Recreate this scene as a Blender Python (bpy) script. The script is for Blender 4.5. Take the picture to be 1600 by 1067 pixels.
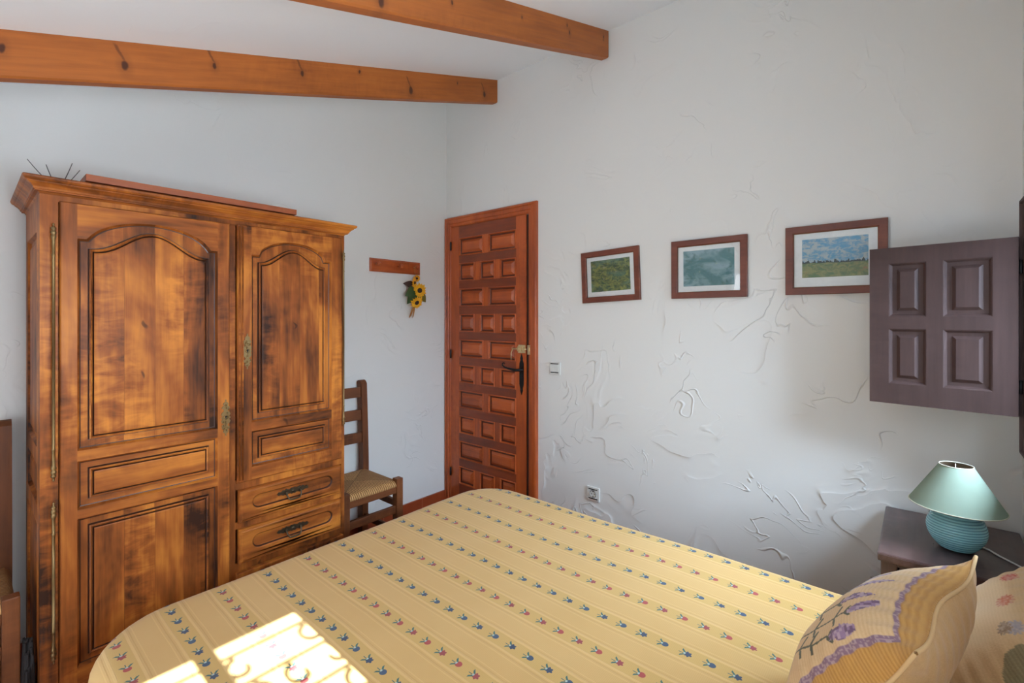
import bpy, bmesh, math, random
from mathutils import Vector, Matrix, noise as mnoise
C = bpy.context.scene.collection
for o in list(bpy.data.objects): bpy.data.objects.remove(o)
PI = math.pi
random.seed(7)

# ---------------------------------------------------------------- camera
cam_data = bpy.data.cameras.new('camera'); cam = bpy.data.objects.new('camera', cam_data); C.objects.link(cam)
cam.location = (-2.310, -2.622, 1.380)
cam.rotation_euler = (PI/2, 0, math.radians(40.77-90))
cam_data.sensor_width = 36; cam_data.lens = 740/1600*36
cam_data.shift_y = -38.5/1600; cam_data.clip_start = .02
bpy.context.scene.camera = cam
# ---------------------------------------------------------------- world, sun, daylight, exposure
sc = bpy.context.scene
sc.view_settings.view_transform = 'Standard'; sc.view_settings.look = 'None'
sc.view_settings.exposure = 0.10; sc.view_settings.gamma = 1; sc.view_settings.use_curve_mapping = False
sc.cycles.max_bounces = 10; sc.cycles.diffuse_bounces = 6; sc.cycles.sample_clamp_indirect = 6
w = bpy.data.worlds.new('sky'); sc.world = w; w.use_nodes = True
bg = w.node_tree.nodes['Background']; bg.inputs[0].default_value = (.55, .72, 1, 1); bg.inputs[1].default_value = 1.2
sd = bpy.data.lights.new('sun', 'SUN'); sd.energy = 48; sd.angle = math.radians(.35); sd.color = (.80, .90, 1)
sun = bpy.data.objects.new('sun', sd); C.objects.link(sun)
sun.rotation_euler = Vector((.01, 1, -.713)).to_track_quat('-Z', 'Y').to_euler(); sun.location = (-1.9, -6, 4)
def daylight(name, loc, rot, sx, sy, power, col):
    l = bpy.data.lights.new(name, 'AREA'); l.shape = 'RECTANGLE'; l.size = sx; l.size_y = sy; l.energy = power; l.color = col
    o = bpy.data.objects.new(name, l); C.objects.link(o); o.location = loc; o.rotation_euler = rot
daylight('window_daylight', (-.57, -3.72, 2.05), (PI/2-.75, 0, 0), 1.1, 1.1, 260, (.62, .80, 1))
daylight('window_daylight', (-1.92, -3.18, 1.42), (PI/2+.7, 0, 0), .55, .95, 76, (.77, .89, 1))
daylight('window_daylight', (-3.30, -1.33, 1.05), (PI/2+.5, 0, -PI/2), .75, 1.9, 24, (.84, .92, 1))

# ---------------------------------------------------------------- helpers
def lin(r, g, b):
    f = lambda c: (c/255/12.92) if c/255 <= .04045 else ((c/255+.055)/1.055)**2.4
    return (f(r), f(g), f(b), 1)
class MB:
    """collects faces; build() links them as one mesh object (points given in world space, stored about the thing's base)"""
    def __init__(s): s.v = []; s.f = []; s.uv = {}; s.sm = []; s.mi = {}
    def add(s, vs, fs, smooth=False):
        n = len(s.v); s.v += [tuple(p) for p in vs]
        for f in fs: s.f.append(tuple(i+n for i in f)); s.sm.append(smooth)
        return s
    def box(s, x0, x1, y0, y1, z0, z1, b=0.0, M=None):
        if x0 > x1: x0, x1 = x1, x0
        if y0 > y1: y0, y1 = y1, y0
        if z0 > z1: z0, z1 = z1, z0
        bm = bmesh.new(); bmesh.ops.create_cube(bm, size=1)
        for v in bm.verts: v.co = Vector(((x0+x1)/2+v.co.x*(x1-x0), (y0+y1)/2+v.co.y*(y1-y0), (z0+z1)/2+v.co.z*(z1-z0)))
        if b > 0: bmesh.ops.bevel(bm, geom=bm.edges[:], offset=b, segments=2, affect='EDGES', profile=.6)
        if M is not None: bmesh.ops.transform(bm, matrix=M, verts=bm.verts)
        bm.verts.index_update()
        s.add([v.co for v in bm.verts], [[v.index for v in f.verts] for f in bm.faces]); bm.free(); return s
    def tube(s, pts, r, seg=10, caps=True, flat=1.0):
        pts = [Vector(p) for p in pts]; n = len(pts); rs = r if isinstance(r, (list, tuple)) else [r]*n
        vs = []; up = None
        for i, p in enumerate(pts):
            t = (pts[min(i+1, n-1)]-pts[max(i-1, 0)]).normalized()
            if up is None: up = Vector((0, 0, 1)) if abs(t.z) < .9 else Vector((0, 1, 0))
            a = t.cross(up); 
            if a.length < 1e-6: a = t.orthogonal()
            a.normalize(); bb = a.cross(t).normalized(); up = bb
            for k in range(seg):
                th = 2*PI*k/seg; vs.append(p+a*math.cos(th)*rs[i]+bb*math.sin(th)*rs[i]*flat)
        fs = [(i*seg+k, i*seg+(k+1) % seg, (i+1)*seg+(k+1) % seg, (i+1)*seg+k) for i in range(n-1) for k in range(seg)]
        s.add(vs, fs, True)
        if caps:
            m = len(s.v)-n*seg
            s.f.append(tuple(m+k for k in range(seg))[::-1]); s.sm.append(False)
            s.f.append(tuple(m+(n-1)*seg+k for k in range(seg))); s.sm.append(False)
        return s
    def lathe(s, prof, c, seg=32, M=None, axis='z'):
        vs = []
        for r, h in prof:
            for k in range(seg):
                th = 2*PI*k/seg
                p = Vector((r*math.cos(th), r*math.sin(th), h))
                if axis == 'y': p = Vector((p.x, p.z, p.y))
                if axis == 'x': p = Vector((p.z, p.x, p.y))
                if M is not None: p = M @ p
                vs.append(p+Vector(c))
        n = len(prof)
        s.add(vs, [(i*seg+k, i*seg+(k+1) % seg, (i+1)*seg+(k+1) % seg, (i+1)*seg+k) for i in range(n-1) for k in range(seg)], True); return s
    def rings(s, rings, cap=True, cap0=False, smooth=False, dark=()):
        n = len(rings[0])
        for k in dark:
            for q in range(n): s.mi[len(s.f)+k*n+q] = 1
        vs = [p for r in rings for p in r]
        fs = [(i*n+k, i*n+(k+1) % n, (i+1)*n+(k+1) % n, (i+1)*n+k) for i in range(len(rings)-1) for k in range(n)]
        if cap: fs.append(tuple((len(rings)-1)*n+k for k in range(n)))
        if cap0: fs.append(tuple(range(n))[::-1])
        s.add(vs, fs, smooth); return s
    def prism(s, poly, a, b, axis='y'):
        """poly: 2D points in the plane across the axis"""
        def P(p, h): return {'y': (p[0], h, p[1]), 'x': (h, p[0], p[1]), 'z': (p[0], p[1], h)}[axis]
        return s.rings([[P(p, a) for p in poly], [P(p, b) for p in poly]], True, True)
    def build(s, name, mat, parent=None, loc=None, smooth=None, local=False, label=None, uv=None, mat2=None):
        base = Vector((0, 0, 0))
        if loc is not None: base = Vector(loc)
        elif parent is not None and not local: base = Vector(parent.get('_b', (0, 0, 0)))
        me = bpy.data.meshes.new(name)
        bm = bmesh.new()
        vv = [bm.verts.new(Vector(p)-base) for p in s.v]
        for fi, (f, sm) in enumerate(zip(s.f, s.sm)):
            try: ff = bm.faces.new([vv[i] for i in f]); ff.smooth = sm if smooth is None else smooth; ff.material_index = s.mi.get(fi, 0)
            except ValueError: pass
        if uv:
            L = bm.loops.layers.uv.new('UVMap'); bm.verts.index_update()
            for f in bm.faces:
                for l in f.loops: l[L].uv = uv[l.vert.index]
        bmesh.ops.recalc_face_normals(bm, faces=bm.faces[:])
        bm.to_mesh(me); bm.free(); me.materials.append(mat)
        if mat2: me.materials.append(mat2)
        o = bpy.data.objects.new(name, me); C.objects.link(o)
        if parent is not None: o.parent = parent; o['_b'] = parent.get('_b', (0, 0, 0))
        else: o.location = base; o['_b'] = tuple(base)
        if label: o['label'] = label
        return o
def thing(name, label, cat, loc=(0, 0, 0), group=None, rot=None):
    o = bpy.data.objects.new(name, None); C.objects.link(o); o.location = loc; o['_b'] = tuple(loc); o.empty_display_size = .1
    if rot: o.rotation_euler = rot
    o['label'] = label; o['category'] = cat
    if group: o['group'] = group
    return o
def tag(o, label, cat, group=None):
    o['label'] = label; o['category'] = cat
    if group: o['group'] = group
    return o
def struct(o): o['kind'] = 'structure'; return o

# ---------------------------------------------------------------- node expressions
class E_:
    nt = None
    def __init__(s, sock): s.s = sock
    @staticmethod
    def m(op, *a):
        n = E_.nt.nodes.new('ShaderNodeMath'); n.operation = op
        for i, x in enumerate(a):
            if isinstance(x, E_): E_.nt.links.new(x.s, n.inputs[i])
            else: n.inputs[i].default_value = x
        return E_(n.outputs[0])
    def __add__(s, o): return E_.m('ADD', s, o)
    __radd__ = __add__
    def __sub__(s, o): return E_.m('SUBTRACT', s, o)
    def __rsub__(s, o): return E_.m('SUBTRACT', o, s)
    def __mul__(s, o): return E_.m('MULTIPLY', s, o)
    __rmul__ = __mul__
    def __truediv__(s, o): return E_.m('DIVIDE', s, o)
    def __lt__(s, o): return E_.m('LESS_THAN', s, o)
    def __gt__(s, o): return E_.m('GREATER_THAN', s, o)
def ab(x): return E_.m('ABSOLUTE', x)
def sin(x): return E_.m('SINE', x)
def flo(x): return E_.m('FLOOR', x)
def mx(a, b): return E_.m('MAXIMUM', a, b)
def mn(a, b): return E_.m('MINIMUM', a, b)
def sstep(x, a, b):
    n = E_.nt.nodes.new('ShaderNodeMapRange'); n.interpolation_type = 'SMOOTHSTEP'
    E_.nt.links.new(x.s, n.inputs[0]); n.inputs[1].default_value = a; n.inputs[2].default_value = b
    return E_(n.outputs[0])
def comb(x, y, z):
    n = E_.nt.nodes.new('ShaderNodeCombineXYZ')
    for i, q in enumerate((x, y, z)):
        if isinstance(q, E_): E_.nt.links.new(q.s, n.inputs[i])
        else: n.inputs[i].default_value = q
    return n.outputs[0]
def noise(vec, scale, detail=3, rough=.5, dist=0, out=0):
    n = E_.nt.nodes.new('ShaderNodeTexNoise'); E_.nt.links.new(vec, n.inputs['Vector'])
    n.inputs['Scale'].default_value = scale; n.inputs['Detail'].default_value = detail
    n.inputs['Roughness'].default_value = rough; n.inputs['Distortion'].default_value = dist
    return E_(n.outputs[out]) if out == 0 else n.outputs[1]
def mixc(f, a, b):
    n = E_.nt.nodes.new('ShaderNodeMix'); n.data_type = 'RGBA'
    if isinstance(f, E_): E_.nt.links.new(f.s, n.inputs[0])
    else: n.inputs[0].default_value = f
    for i, q in ((6, a), (7, b)):
        if isinstance(q, (tuple, list)): n.inputs[i].default_value = q
        else: E_.nt.links.new(q, n.inputs[i])
    return n.outputs[2]
def start(name):
    m = bpy.data.materials.new(name); m.use_nodes = True; E_.nt = m.node_tree
    b = m.node_tree.nodes['Principled BSDF']; return m, b
def setc(b, col, rough=.5, **kw):
    if isinstance(col, (tuple, list)): b.inputs['Base Color'].default_value = col
    else: E_.nt.links.new(col, b.inputs['Base Color'])
    if isinstance(rough, E_): E_.nt.links.new(rough.s, b.inputs['Roughness'])
    else: b.inputs['Roughness'].default_value = rough
    for k, v in kw.items(): b.inputs[k.replace('_', ' ')].default_value = v
def bump(b, h, strength=.3, dist=.01):
    n = E_.nt.nodes.new('ShaderNodeBump'); n.inputs['Strength'].default_value = strength; n.inputs['Distance'].default_value = dist
    E_.nt.links.new(h.s, n.inputs['Height']); E_.nt.links.new(n.outputs[0], b.inputs['Normal'])
def coords(kind='Object'):
    t = E_.nt.nodes.new('ShaderNodeTexCoord'); s = E_.nt.nodes.new('ShaderNodeSeparateXYZ')
    E_.nt.links.new(t.outputs[kind], s.inputs[0]); return E_(s.outputs[0]), E_(s.outputs[1]), E_(s.outputs[2]), t.outputs[kind]
def plain(name, col, rough=.5, **kw):
    m, b = start(name); x, y, z, v = coords(); n = noise(v, 60, 2)
    c2 = tuple(q*.88 for q in col[:3])+(1,)
    setc(b, mixc(n, c2, col), rough, **kw); return m
_wc = {}
def wood(name, light, mid, dark, axis='z', rough=.35, board=0, fig=1.0, seed=0., knots=.0, coat=.25, patch=1.0, spec=.5, slope=0):
    key = (name, axis, board, seed)
    if key in _wc: return _wc[key]
    m, b = start('%s_%s' % (name, axis)); x, y, z, v = coords()
    if slope: z = z-x*slope
    g, p, q = {'z': (z, x, y), 'x': (x, z, y), 'y': (y, z, x)}[axis]
    off = seed*7.3
    if board:
        bi = flo(p/board+.37+seed); rnd = E_.m('FRACT', sin(bi*12.9898)*43758.5)
        g2 = g+rnd*5.0+off; tone = rnd-.5
        seam = ab(E_.m('FRACT', p/board+.37+seed)-.5) > .492
    else: g2 = g+off; tone = None; seam = None
    vec = comb(p*1.0+off, q*1.0, g2*.06)
    n1 = noise(vec, 75, 4, .6, .3)                        # fine grain streaks
    vec2 = comb(p*1.0+off, q, g2*.16)
    n2 = noise(vec2, 7, 2, .5, .5)                        # broad figure
    ring = sin(n2*26.0+p*22.0)*.5+.5
    n3 = noise(comb(p+off, q, g2*.45), 4.2, 4, .62, .5)   # uneven stain
    n4 = noise(comb(p*.5+off, q, g2*1.5), 17, 3, .6, .8)  # curl across the grain
    gate = sstep(noise(comb(p*1.2, q, g2*.3+off), 4, 1), .48, .62)
    t = n1*.42+ring*.16*fig+(n3-.5)*(1.25*patch)+(n4-.5)*gate*(.75*patch)+.12
    if tone is not None: t = t+tone*.22
    r = E_.nt.nodes.new('ShaderNodeValToRGB'); E_.nt.links.new(t.s, r.inputs[0])
    r.color_ramp.elements[0].position = .06; r.color_ramp.elements[0].color = dark
    r.color_ramp.elements[1].position = .78; r.color_ramp.elements[1].color = light
    e = r.color_ramp.elements.new(.42); e.color = mid
    col = r.outputs[0]
    if knots > 0:
        vo = E_.nt.nodes.new('ShaderNodeTexVoronoi'); vo.feature = 'F1'; vo.inputs['Scale'].default_value = 1
        wq = noise(v, 8, 2, .5)
        E_.nt.links.new(comb(p*8+wq*1.5+off, q*4, g2*3.6), vo.inputs['Vector'])
        kk = 1-sstep(E_(vo.outputs['Distance']), .07*knots, .17*knots)
        kd = tuple(c*.45 for c in dark[:3])+(1,)
        col = mixc(kk*.65, col, kd)
    if seam is not None: col = mixc(seam*.35, col, dark)
    setc(b, col, n1*.25+(rough-.1)); b.inputs['Coat Weight'].default_value = coat; b.inputs['Coat Roughness'].default_value = .25
    b.inputs['Specular IOR Level'].default_value = spec
    bump(b, n1, .12, .004)
    _wc[key] = m; return m

def stucco(name, col, amt=1.0, warm=.03):
    m, b = start(name); x, y, z, v = coords()
    d = noise(v, 1.3, 3, .5, 0, out=1)
    va = E_.nt.nodes.new('ShaderNodeVectorMath'); va.operation = 'MULTIPLY_ADD'
    E_.nt.links.new(d, va.inputs[0]); va.inputs[1].default_value = (.9, .9, .9); E_.nt.links.new(v, va.inputs[2])
    vv = va.outputs[0]
    a = noise(vv, 1.9, 3, .5, .8); low = 1-sstep(z, 1.0, 2.0)*.62; msk = sstep(noise(v, 2.6, 2), .49, .62)*low
    k1 = a*7.0; fr = E_.m('FRACT', k1)                       # trowel laps: slow rise, sharp edge
    lap = E_.m('POWER', fr, 6.0)*msk
    a2 = noise(vv, 3.4, 2, .5, 1.5); msk2 = sstep(noise(v, 3.1, 2, .5, 0), .52, .64)*low
    rdg = (1-sstep(ab(a2-.5), 0.0, .018))*msk2
    big = noise(v, 2.2, 3, .5); fine = noise(v, 45, 3, .6)
    h = lap*.65*amt+rdg*.5*amt+big*.9+fine*.03
    tone = noise(v, .9, 2)
    setc(b, mixc(tone, tuple(c*.965 for c in col[:3])+(1,), col), .78)
    b.inputs['Specular IOR Level'].default_value = .25
    bump(b, h, .62, .012); return m

HS = .309
# palette of materials
WL, WM, WD = lin(206, 128, 50), lin(148, 80, 31), lin(52, 27, 14)
WGROOVE = None
def ward(axis, board=0, seed=0.): return wood('wardrobe_wood', WL, WM, WD, axis, .48, board, 1.0, seed, .40, .04, 1.2, .22)
def doorw(axis, seed=0.): return wood('door_wood', lin(206, 104, 42), lin(176, 82, 32), lin(120, 50, 22), axis, .4, 0, .7, seed, 0, .15, .6)
def beamw(seed=0.): return wood('beam_wood', lin(200, 122, 54), lin(174, 98, 40), lin(124, 64, 28), 'x', .5, 0, .4, seed, 0, .04, .35, .35, HS)
def chairw(axis): return wood('chair_wood', lin(140, 84, 46), lin(112, 64, 34), lin(68, 38, 22), axis, .5, 0, .7, 0., 0, .03, .7, .3)
def shutw(axis, seed=0.): return wood('shutter_wood', lin(96, 74, 70), lin(80, 60, 57), lin(58, 42, 39), axis, .6, 0, .4, seed, 0, .02, .5, .35)
def framew(axis, seed=0.): return wood('picture_frame_wood', lin(138, 78, 54), lin(112, 57, 40), lin(76, 37, 27), axis, .45, 0, .6, seed, 0, .1, .6)
def nightw(axis): return wood('nightstand_wood', lin(104, 78, 74), lin(72, 50, 48), lin(44, 28, 27), axis, .3, 0, .7, 3., 0, .35, .9)
WHITE = lin(226, 226, 223)
M_wall = stucco('white_stucco', WHITE, 1.2)
M_wallA = stucco('white_stucco_fine', WHITE, .7)
M_ceil = stucco('ceiling_plaster', lin(238, 242, 246), .35)
brass = plain('aged_brass', lin(138, 112, 74), .42, Metallic=.85)
pbrass = plain('polished_brass', lin(226, 204, 158), .3, Metallic=.8)
groove_w = plain('dark_stain_in_grooves', lin(62, 32, 18), .4)
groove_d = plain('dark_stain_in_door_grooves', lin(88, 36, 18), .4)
dbrass = plain('dark_bronze', lin(92, 78, 60), .42, Metallic=.85)
iron = plain('black_iron', lin(26, 26, 28), .45, Metallic=.5)
plastic = plain('white_plastic', lin(225, 225, 220), .3)
blackp = plain('black_gap', lin(18, 18, 18), .5)
dark_in = plain('dark_recess', lin(30, 18, 12), .8)

# ---------------------------------------------------------------- room shell
H0 = 2.945            # ceiling falls away from the picture wall
def zc(x): return H0+HS*x
XD = -3.05; YC = -2.88
m = MB(); m.prism([(-3.3, -.25), (.25, -.25), (.25, zc(.25)+.2), (-3.3, zc(-3.3)+.2)], 0, .2)
struct(m.build('wall_back', M_wallA))
m = MB().box(0, .2, -3.15, 0.2, -.2, 3.15); struct(m.build('wall_right', M_wall))
def wall_holes(m, plane, t, a0, a1, z0, z1, holes, axis):
    """a wall slab with rectangular holes (a-lo, a-hi, z-lo, z-hi)"""
    xs = sorted({a0, a1}|{h[0] for h in holes}|{h[1] for h in holes}); zs = sorted({z0, z1}|{h[2] for h in holes}|{h[3] for h in holes})
    for i in range(len(xs)-1):
        for k in range(len(zs)-1):
            cx, cz = (xs[i]+xs[i+1])/2, (zs[k]+zs[k+1])/2
            if any(h[0] < cx < h[1] and h[2] < cz < h[3] for h in holes): continue
            if axis == 'y': m.box(xs[i], xs[i+1], plane-t, plane, zs[k], zs[k+1])
            else: m.box(plane-t, plane, xs[i], xs[i+1], zs[k], zs[k+1])
W1 = (-.90, -.245, 1.01, 1.69); W2 = (-2.20, -1.685, .98, 1.87); W3 = (-1.62, -1.03, .05, 1.90)
m = MB(); wall_holes(m, YC, .26, -3.3, .2, -.2, 3.1, [W1, W2], 'y'); struct(m.build('wall_front', M_wall))
m = MB(); wall_holes(m, XD, .22, -3.14, .2, -.2, 2.3, [W3], 'x'); struct(m.build('wall_left', M_wallA))
m = MB(); x0, x1 = -3.3, .22
m.prism([(x0, zc(x0)), (x1, zc(x1)), (x1, zc(x1)+.12), (x0, zc(x0)+.12)], -3.16, .22)
struct(m.build('ceiling', M_ceil))
# terracotta floor
mt, b = start('terracotta_tiles'); x, y, z, v = coords()
fx = E_.m('FRACT', x/.33); fy = E_.m('FRACT', y/.33)
gr = mx(ab(fx-.5), ab(fy-.5)) > .487
n = noise(v, 9, 3); rr = E_.m('FRACT', sin(flo(x/.33)*12.98+flo(y/.33)*78.2)*43758.5)
c = mixc(n, lin(120, 58, 34), lin(164, 88, 52)); c = mixc(rr*.35, c, lin(140, 66, 40))
setc(b, mixc(gr, c, lin(120, 108, 96)), .35); bump(b, 1-gr, .3, .003)
struct(MB().box(-3.3, .2, -3.14, .2, -.12, 0).build('floor', mt))
# tile skirting, its own joints
mt2, b = start('skirting_tiles'); x, y, z, v = coords()
j = mn(ab(E_.m('FRACT', (x+.30)/.31)-.5), ab(E_.m('FRACT', (y+.05)/.31)-.5)) > 5
jx = ab(E_.m('FRACT', (x+.235)/.31)-.5) > .494
n = noise(v, 12, 3); setc(b, mixc(jx*.6, mixc(n, lin(128, 52, 26), lin(168, 78, 42)), lin(190, 130, 100)), .3)
struct(MB().box(-3.05, -.001, -.014, 0, 0, .124, .002).build('baseboard_back', mt2))
struct(MB().box(-.014, 0, -2.88, -.86, 0, .124, .002).build('baseboard_right', mt2))

# ceiling beams (planks on edge, following the slope)
def add_knots(mat, spots):
    if mat.get('knotted'): return mat
    mat['knotted'] = 1; nt = mat.node_tree; E_.nt = nt; b = nt.nodes['Principled BSDF']; src = b.inputs['Base Color'].links[0].from_socket
    x, y, z, v = coords(); wv = noise(v, 30, 2); tot = None
    for kx, kz, rr_, streak in spots:
        dx = x-kx+(wv-.5)*.012; dz = z-kz+(wv-.5)*.010
        e = E_.m('SQRT', dx*dx*(1/(rr_*.75)**2)+dz*dz*(1/(rr_*1.35)**2)); k = (1-sstep(e, .5, 1.25))*.9
        halo = (1-sstep(e, .8, 3.0))*.22; k = mx(k, halo)
        if streak:                       # the branch running up to the beam's top edge
            sx_ = dx+.012+(dz-.035)*.55; st_ = (1-sstep(ab(sx_), .001, .009))*(1-sstep(ab(dz-.038), .018, .034))*.6; k = mx(k, st_)
        tot = k if tot is None else mx(tot, k)
    nt.links.new(mixc(tot, src, lin(58, 28, 20)), b.inputs['Base Color']); return mat
def beam(yf, name_label, seed, spots):
    m = MB(); L = 3.04; ang = math.atan(HS); n = 60
    h = .15*math.sqrt(1+HS*HS)
    ring = []
    rs = []
    for i in range(n+1):
        x = -3.04+3.035*i/n; zt = zc(x)-.0005; zb = zc(x)-h*(.955+.0*x) + .003*math.sin(x*2.1+seed)
        c = .006
        rs.append([(x, yf, zt), (x, yf, zb+c), (x, yf+c, zb), (x, yf+.05-c, zb), (x, yf+.05, zb+c), (x, yf+.05, zt)])
    m.rings(rs, True, True)
    o = m.build('ceiling_beam', add_knots(beamw(seed), spots)); tag(o, name_label, 'beam', 'pine ceiling beams'); return o
beam(-.507, 'long orange pine ceiling beam with dark knots, nearer the back wall above the wardrobe', 0., [(-2.232, 2.197, .012, 0), (-1.939, 2.262, .015, 1), (-1.660, 2.372, .011, 1), (-1.309, 2.478, .012, 1), (-1.02, 2.60, .008, 0), (-.706, 2.622, .020, 1), (-.36, 2.79, .006, 0), (-.127, 2.806, .017, 1)])
beam(-1.331, 'orange pine ceiling beam cut by the top edge of the photo, nearer the camera', 1., [(-1.445, 2.376, .016, 1), (-1.148, 2.523, .008, 0), (-.746, 2.662, .006, 0), (-.384, 2.762, .010, 0), (-.406, 2.786, .007, 0), (-.059, 2.885, .007, 0), (-.062, 2.868, .005, 0)])

# ---------------------------------------------------------------- raised panels
def outline(xl, xr, zb, zs, za, a, kind, N=36):
    """closed outline: bottom-left, bottom-right, then along the top from right to left. za apex, a half width of the arch"""
    c = (xl+xr)/2; pts = [(xl, zb), (xr, zb)]
    for i in range(N+1):
        x = xr+(xl-xr)*i/N; t = abs(x-c)/a if a else 2
        if za <= zs or t >= 1: z = zs
        elif kind == 'arc': z = zs+(za-zs)*(.13+.87*math.sqrt(max(0, 1-(t*.93)**2))-.87*math.sqrt(1-.93**2))/(1-.87*math.sqrt(1-.93**2))
        else: z = zs+(za-zs)*(.5+.5*math.cos(PI*t))
        pts.append((x, z))
    return pts
def inset(pts, d, xl, xr, zb):
    out = []
    for i, (x, z) in enumerate(pts):
        c = (xl+xr)/2; hw = (xr-xl)/2
        nx = c+(x-c)*(hw-d)/hw; out.append((nx, z+d if z <= zb+1e-6 else z-d))
    return out
def raised_panel(m, op, inn, yf, xl, xr, zb, ixl, ixr, izb):
    """op: opening outline, inn: outline of the raised field's moulding; yf: front plane of the door frame"""
    R = lambda pts, dep: [(x, yf+dep, z) for x, z in pts]
    m.rings([R(op, 0.0), R(inset(op, .003, xl, xr, zb), .005), R(inset(op, .0065, xl, xr, zb), .012), R(inset(op, .0095, xl, xr, zb), .013),
             R(inset(inn, -.002, ixl, ixr, izb), .013), R(inn, .0135), R(inset(inn, .0015, ixl, ixr, izb), .003), R(inset(inn, .005, ixl, ixr, izb), .001), R(inset(inn, .009, ixl, ixr, izb), .004),
             R(inset(inn, .0115, ixl, ixr, izb), .0075), R(inset(inn, .0135, ixl, ixr, izb), .0035), R(inset(inn, .018, ixl, ixr, izb), .0025)], True, dark=(2, 4, 5, 8, 9))
def rect(xl, xr, zb, zt, N=4): return outline(xl, xr, zb, zt, 0, 0, 'arc', N)
def frame_with_holes(m, x0, x1, z0, z1, holes, yf, t, arch=None):
    """stiles and rails as a flat board with rectangular holes; arch=(hole, outline) fills the spandrel above an arched opening"""
    xs = sorted({x0, x1}|{h[0] for h in holes}|{h[1] for h in holes}); zs = sorted({z0, z1}|{h[2] for h in holes}|{h[3] for h in holes})
    for i in range(len(xs)-1):
        for k in range(len(zs)-1):
            cx, cz = (xs[i]+xs[i+1])/2, (zs[k]+zs[k+1])/2
            if any(h[0] < cx < h[1] and h[2] < cz < h[3] for h in holes): continue
            if holes and holes[0][0] < cx < holes[0][1]: m.mi[len(m.f)] = 1
            m.add([(xs[i], yf, zs[k]), (xs[i+1], yf, zs[k]), (xs[i+1], yf, zs[k+1]), (xs[i], yf, zs[k+1])], [(0, 1, 2, 3)])
    # edge round the door: small bevel then the thickness
    e = .004
    o0 = [(x0, z0), (x1, z0), (x1, z1), (x0, z1)]; o1 = [(x0-e, z0-e), (x1+e, z0-e), (x1+e, z1+e), (x0-e, z1+e)]
    R = lambda p, y: [(a, y, c) for a, c in p]
    m.rings([R(o0, yf), R([(a+(b_-a)*.4, c+(d-c)*.4) for (a, c), (b_, d) in zip(o0, o1)], yf+.0005), R(o1, yf+.004), R(o1, yf+t)], True)
    if arch:
        (hx0, hx1, hz0, hz1), ol = arch
        top = ol[2:]                       # right to left along the top
        vs = []; fs = []
        for (x, z) in top: vs += [(x, yf, z), (x, yf, hz1)]
        for i in range(len(top)-1): fs.append((2*i, 2*i+2, 2*i+3, 2*i+1)); m.mi[len(m.f)+i] = 1
        m.add(vs, fs)

# ---------------------------------------------------------------- wardrobe
WX0, WX1, WY, WZ = -2.151, -1.103, -.508, 1.79
wr = thing('wardrobe', 'tall brown two-door wooden wardrobe with arched panels and two drawers against the back wall', 'wardrobe', (-1.627, -.26, 0))
dy = -.523                                     # door front plane
# body: face frame, back, top, bottom; side panels separate
m = MB()
def fr(a, b_, c, d): m.box(a, b_, WY, WY+.03, c, d)
fr(WX0, -2.108, .0, WZ); fr(-1.120, WX1, .0, WZ); fr(-1.61, -1.585, .16, 1.755); fr(-2.108, -1.12, 1.752, WZ)
fr(-2.108, -1.12, .06, .168); fr(-1.585, -1.12, .672, .712); fr(-1.585, -1.12, .512, .540); fr(-1.585, -1.12, .33, .372)
m.box(-2.108, -1.12, WY+.03, WY+.034, .1, 1.76)
m.box(WX0+.02, WX1-.02, -.03, -.02, .05, WZ-.01)
m.box(WX0+.02, WX1-.02, WY+.03, -.02, WZ-.03, WZ-.01); m.box(WX0+.02, WX1-.02, WY+.03, -.02, .08, .10)
m.build('carcass', ward('z', 0, 1.), wr)
for sx, xa in ((-1, WX0), (1, WX1)):
    m = MB(); t = .022; xi = xa-sx*t
    a, b_ = sorted((xa, xi))
    m.box(a, b_, WY+.03, WY+.09, 0, WZ); m.box(a, b_, -.08, -.018, 0, WZ)
    for z0, z1 in ((.06, .17), (.70, .76), (.895, .95), (1.66, WZ)): m.box(a, b_, WY+.09, -.08, z0, z1)
    m.build('side_frame', ward('z', 0, 2.), wr)
    for z0, z1 in ((.17, .70), (.76, .895), (.95, 1.66)):
        m = MB(); xs = xa-sx*.012; y0, y1 = WY+.09, -.08
        rr_ = lambda d, dep: [(xa-sx*dep, y0+d, z0+d), (xa-sx*dep, y1-d, z0+d), (xa-sx*dep, y1-d, z1-d), (xa-sx*dep, y0+d, z1-d)]
        m.rings([rr_(0, .001), rr_(.006, .011), rr_(.022, .012), rr_(.026, .008), rr_(.034, .005)], True)
        m.build('side_panel', ward('z', 0, 3.), wr)
# base moulding and drawers' bottom moulding
m = MB(); m.box(WX0, WX1, WY-.012, WY, .05, .14, .004); m.box(-1.585, -1.12, WY-.026, WY, .318, .340, .004); m.box(-1.585, -1.12, WY-.014, WY, .300, .318, .003)
m.build('base_moulding', ward('x', 0, 1.), wr)
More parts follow.
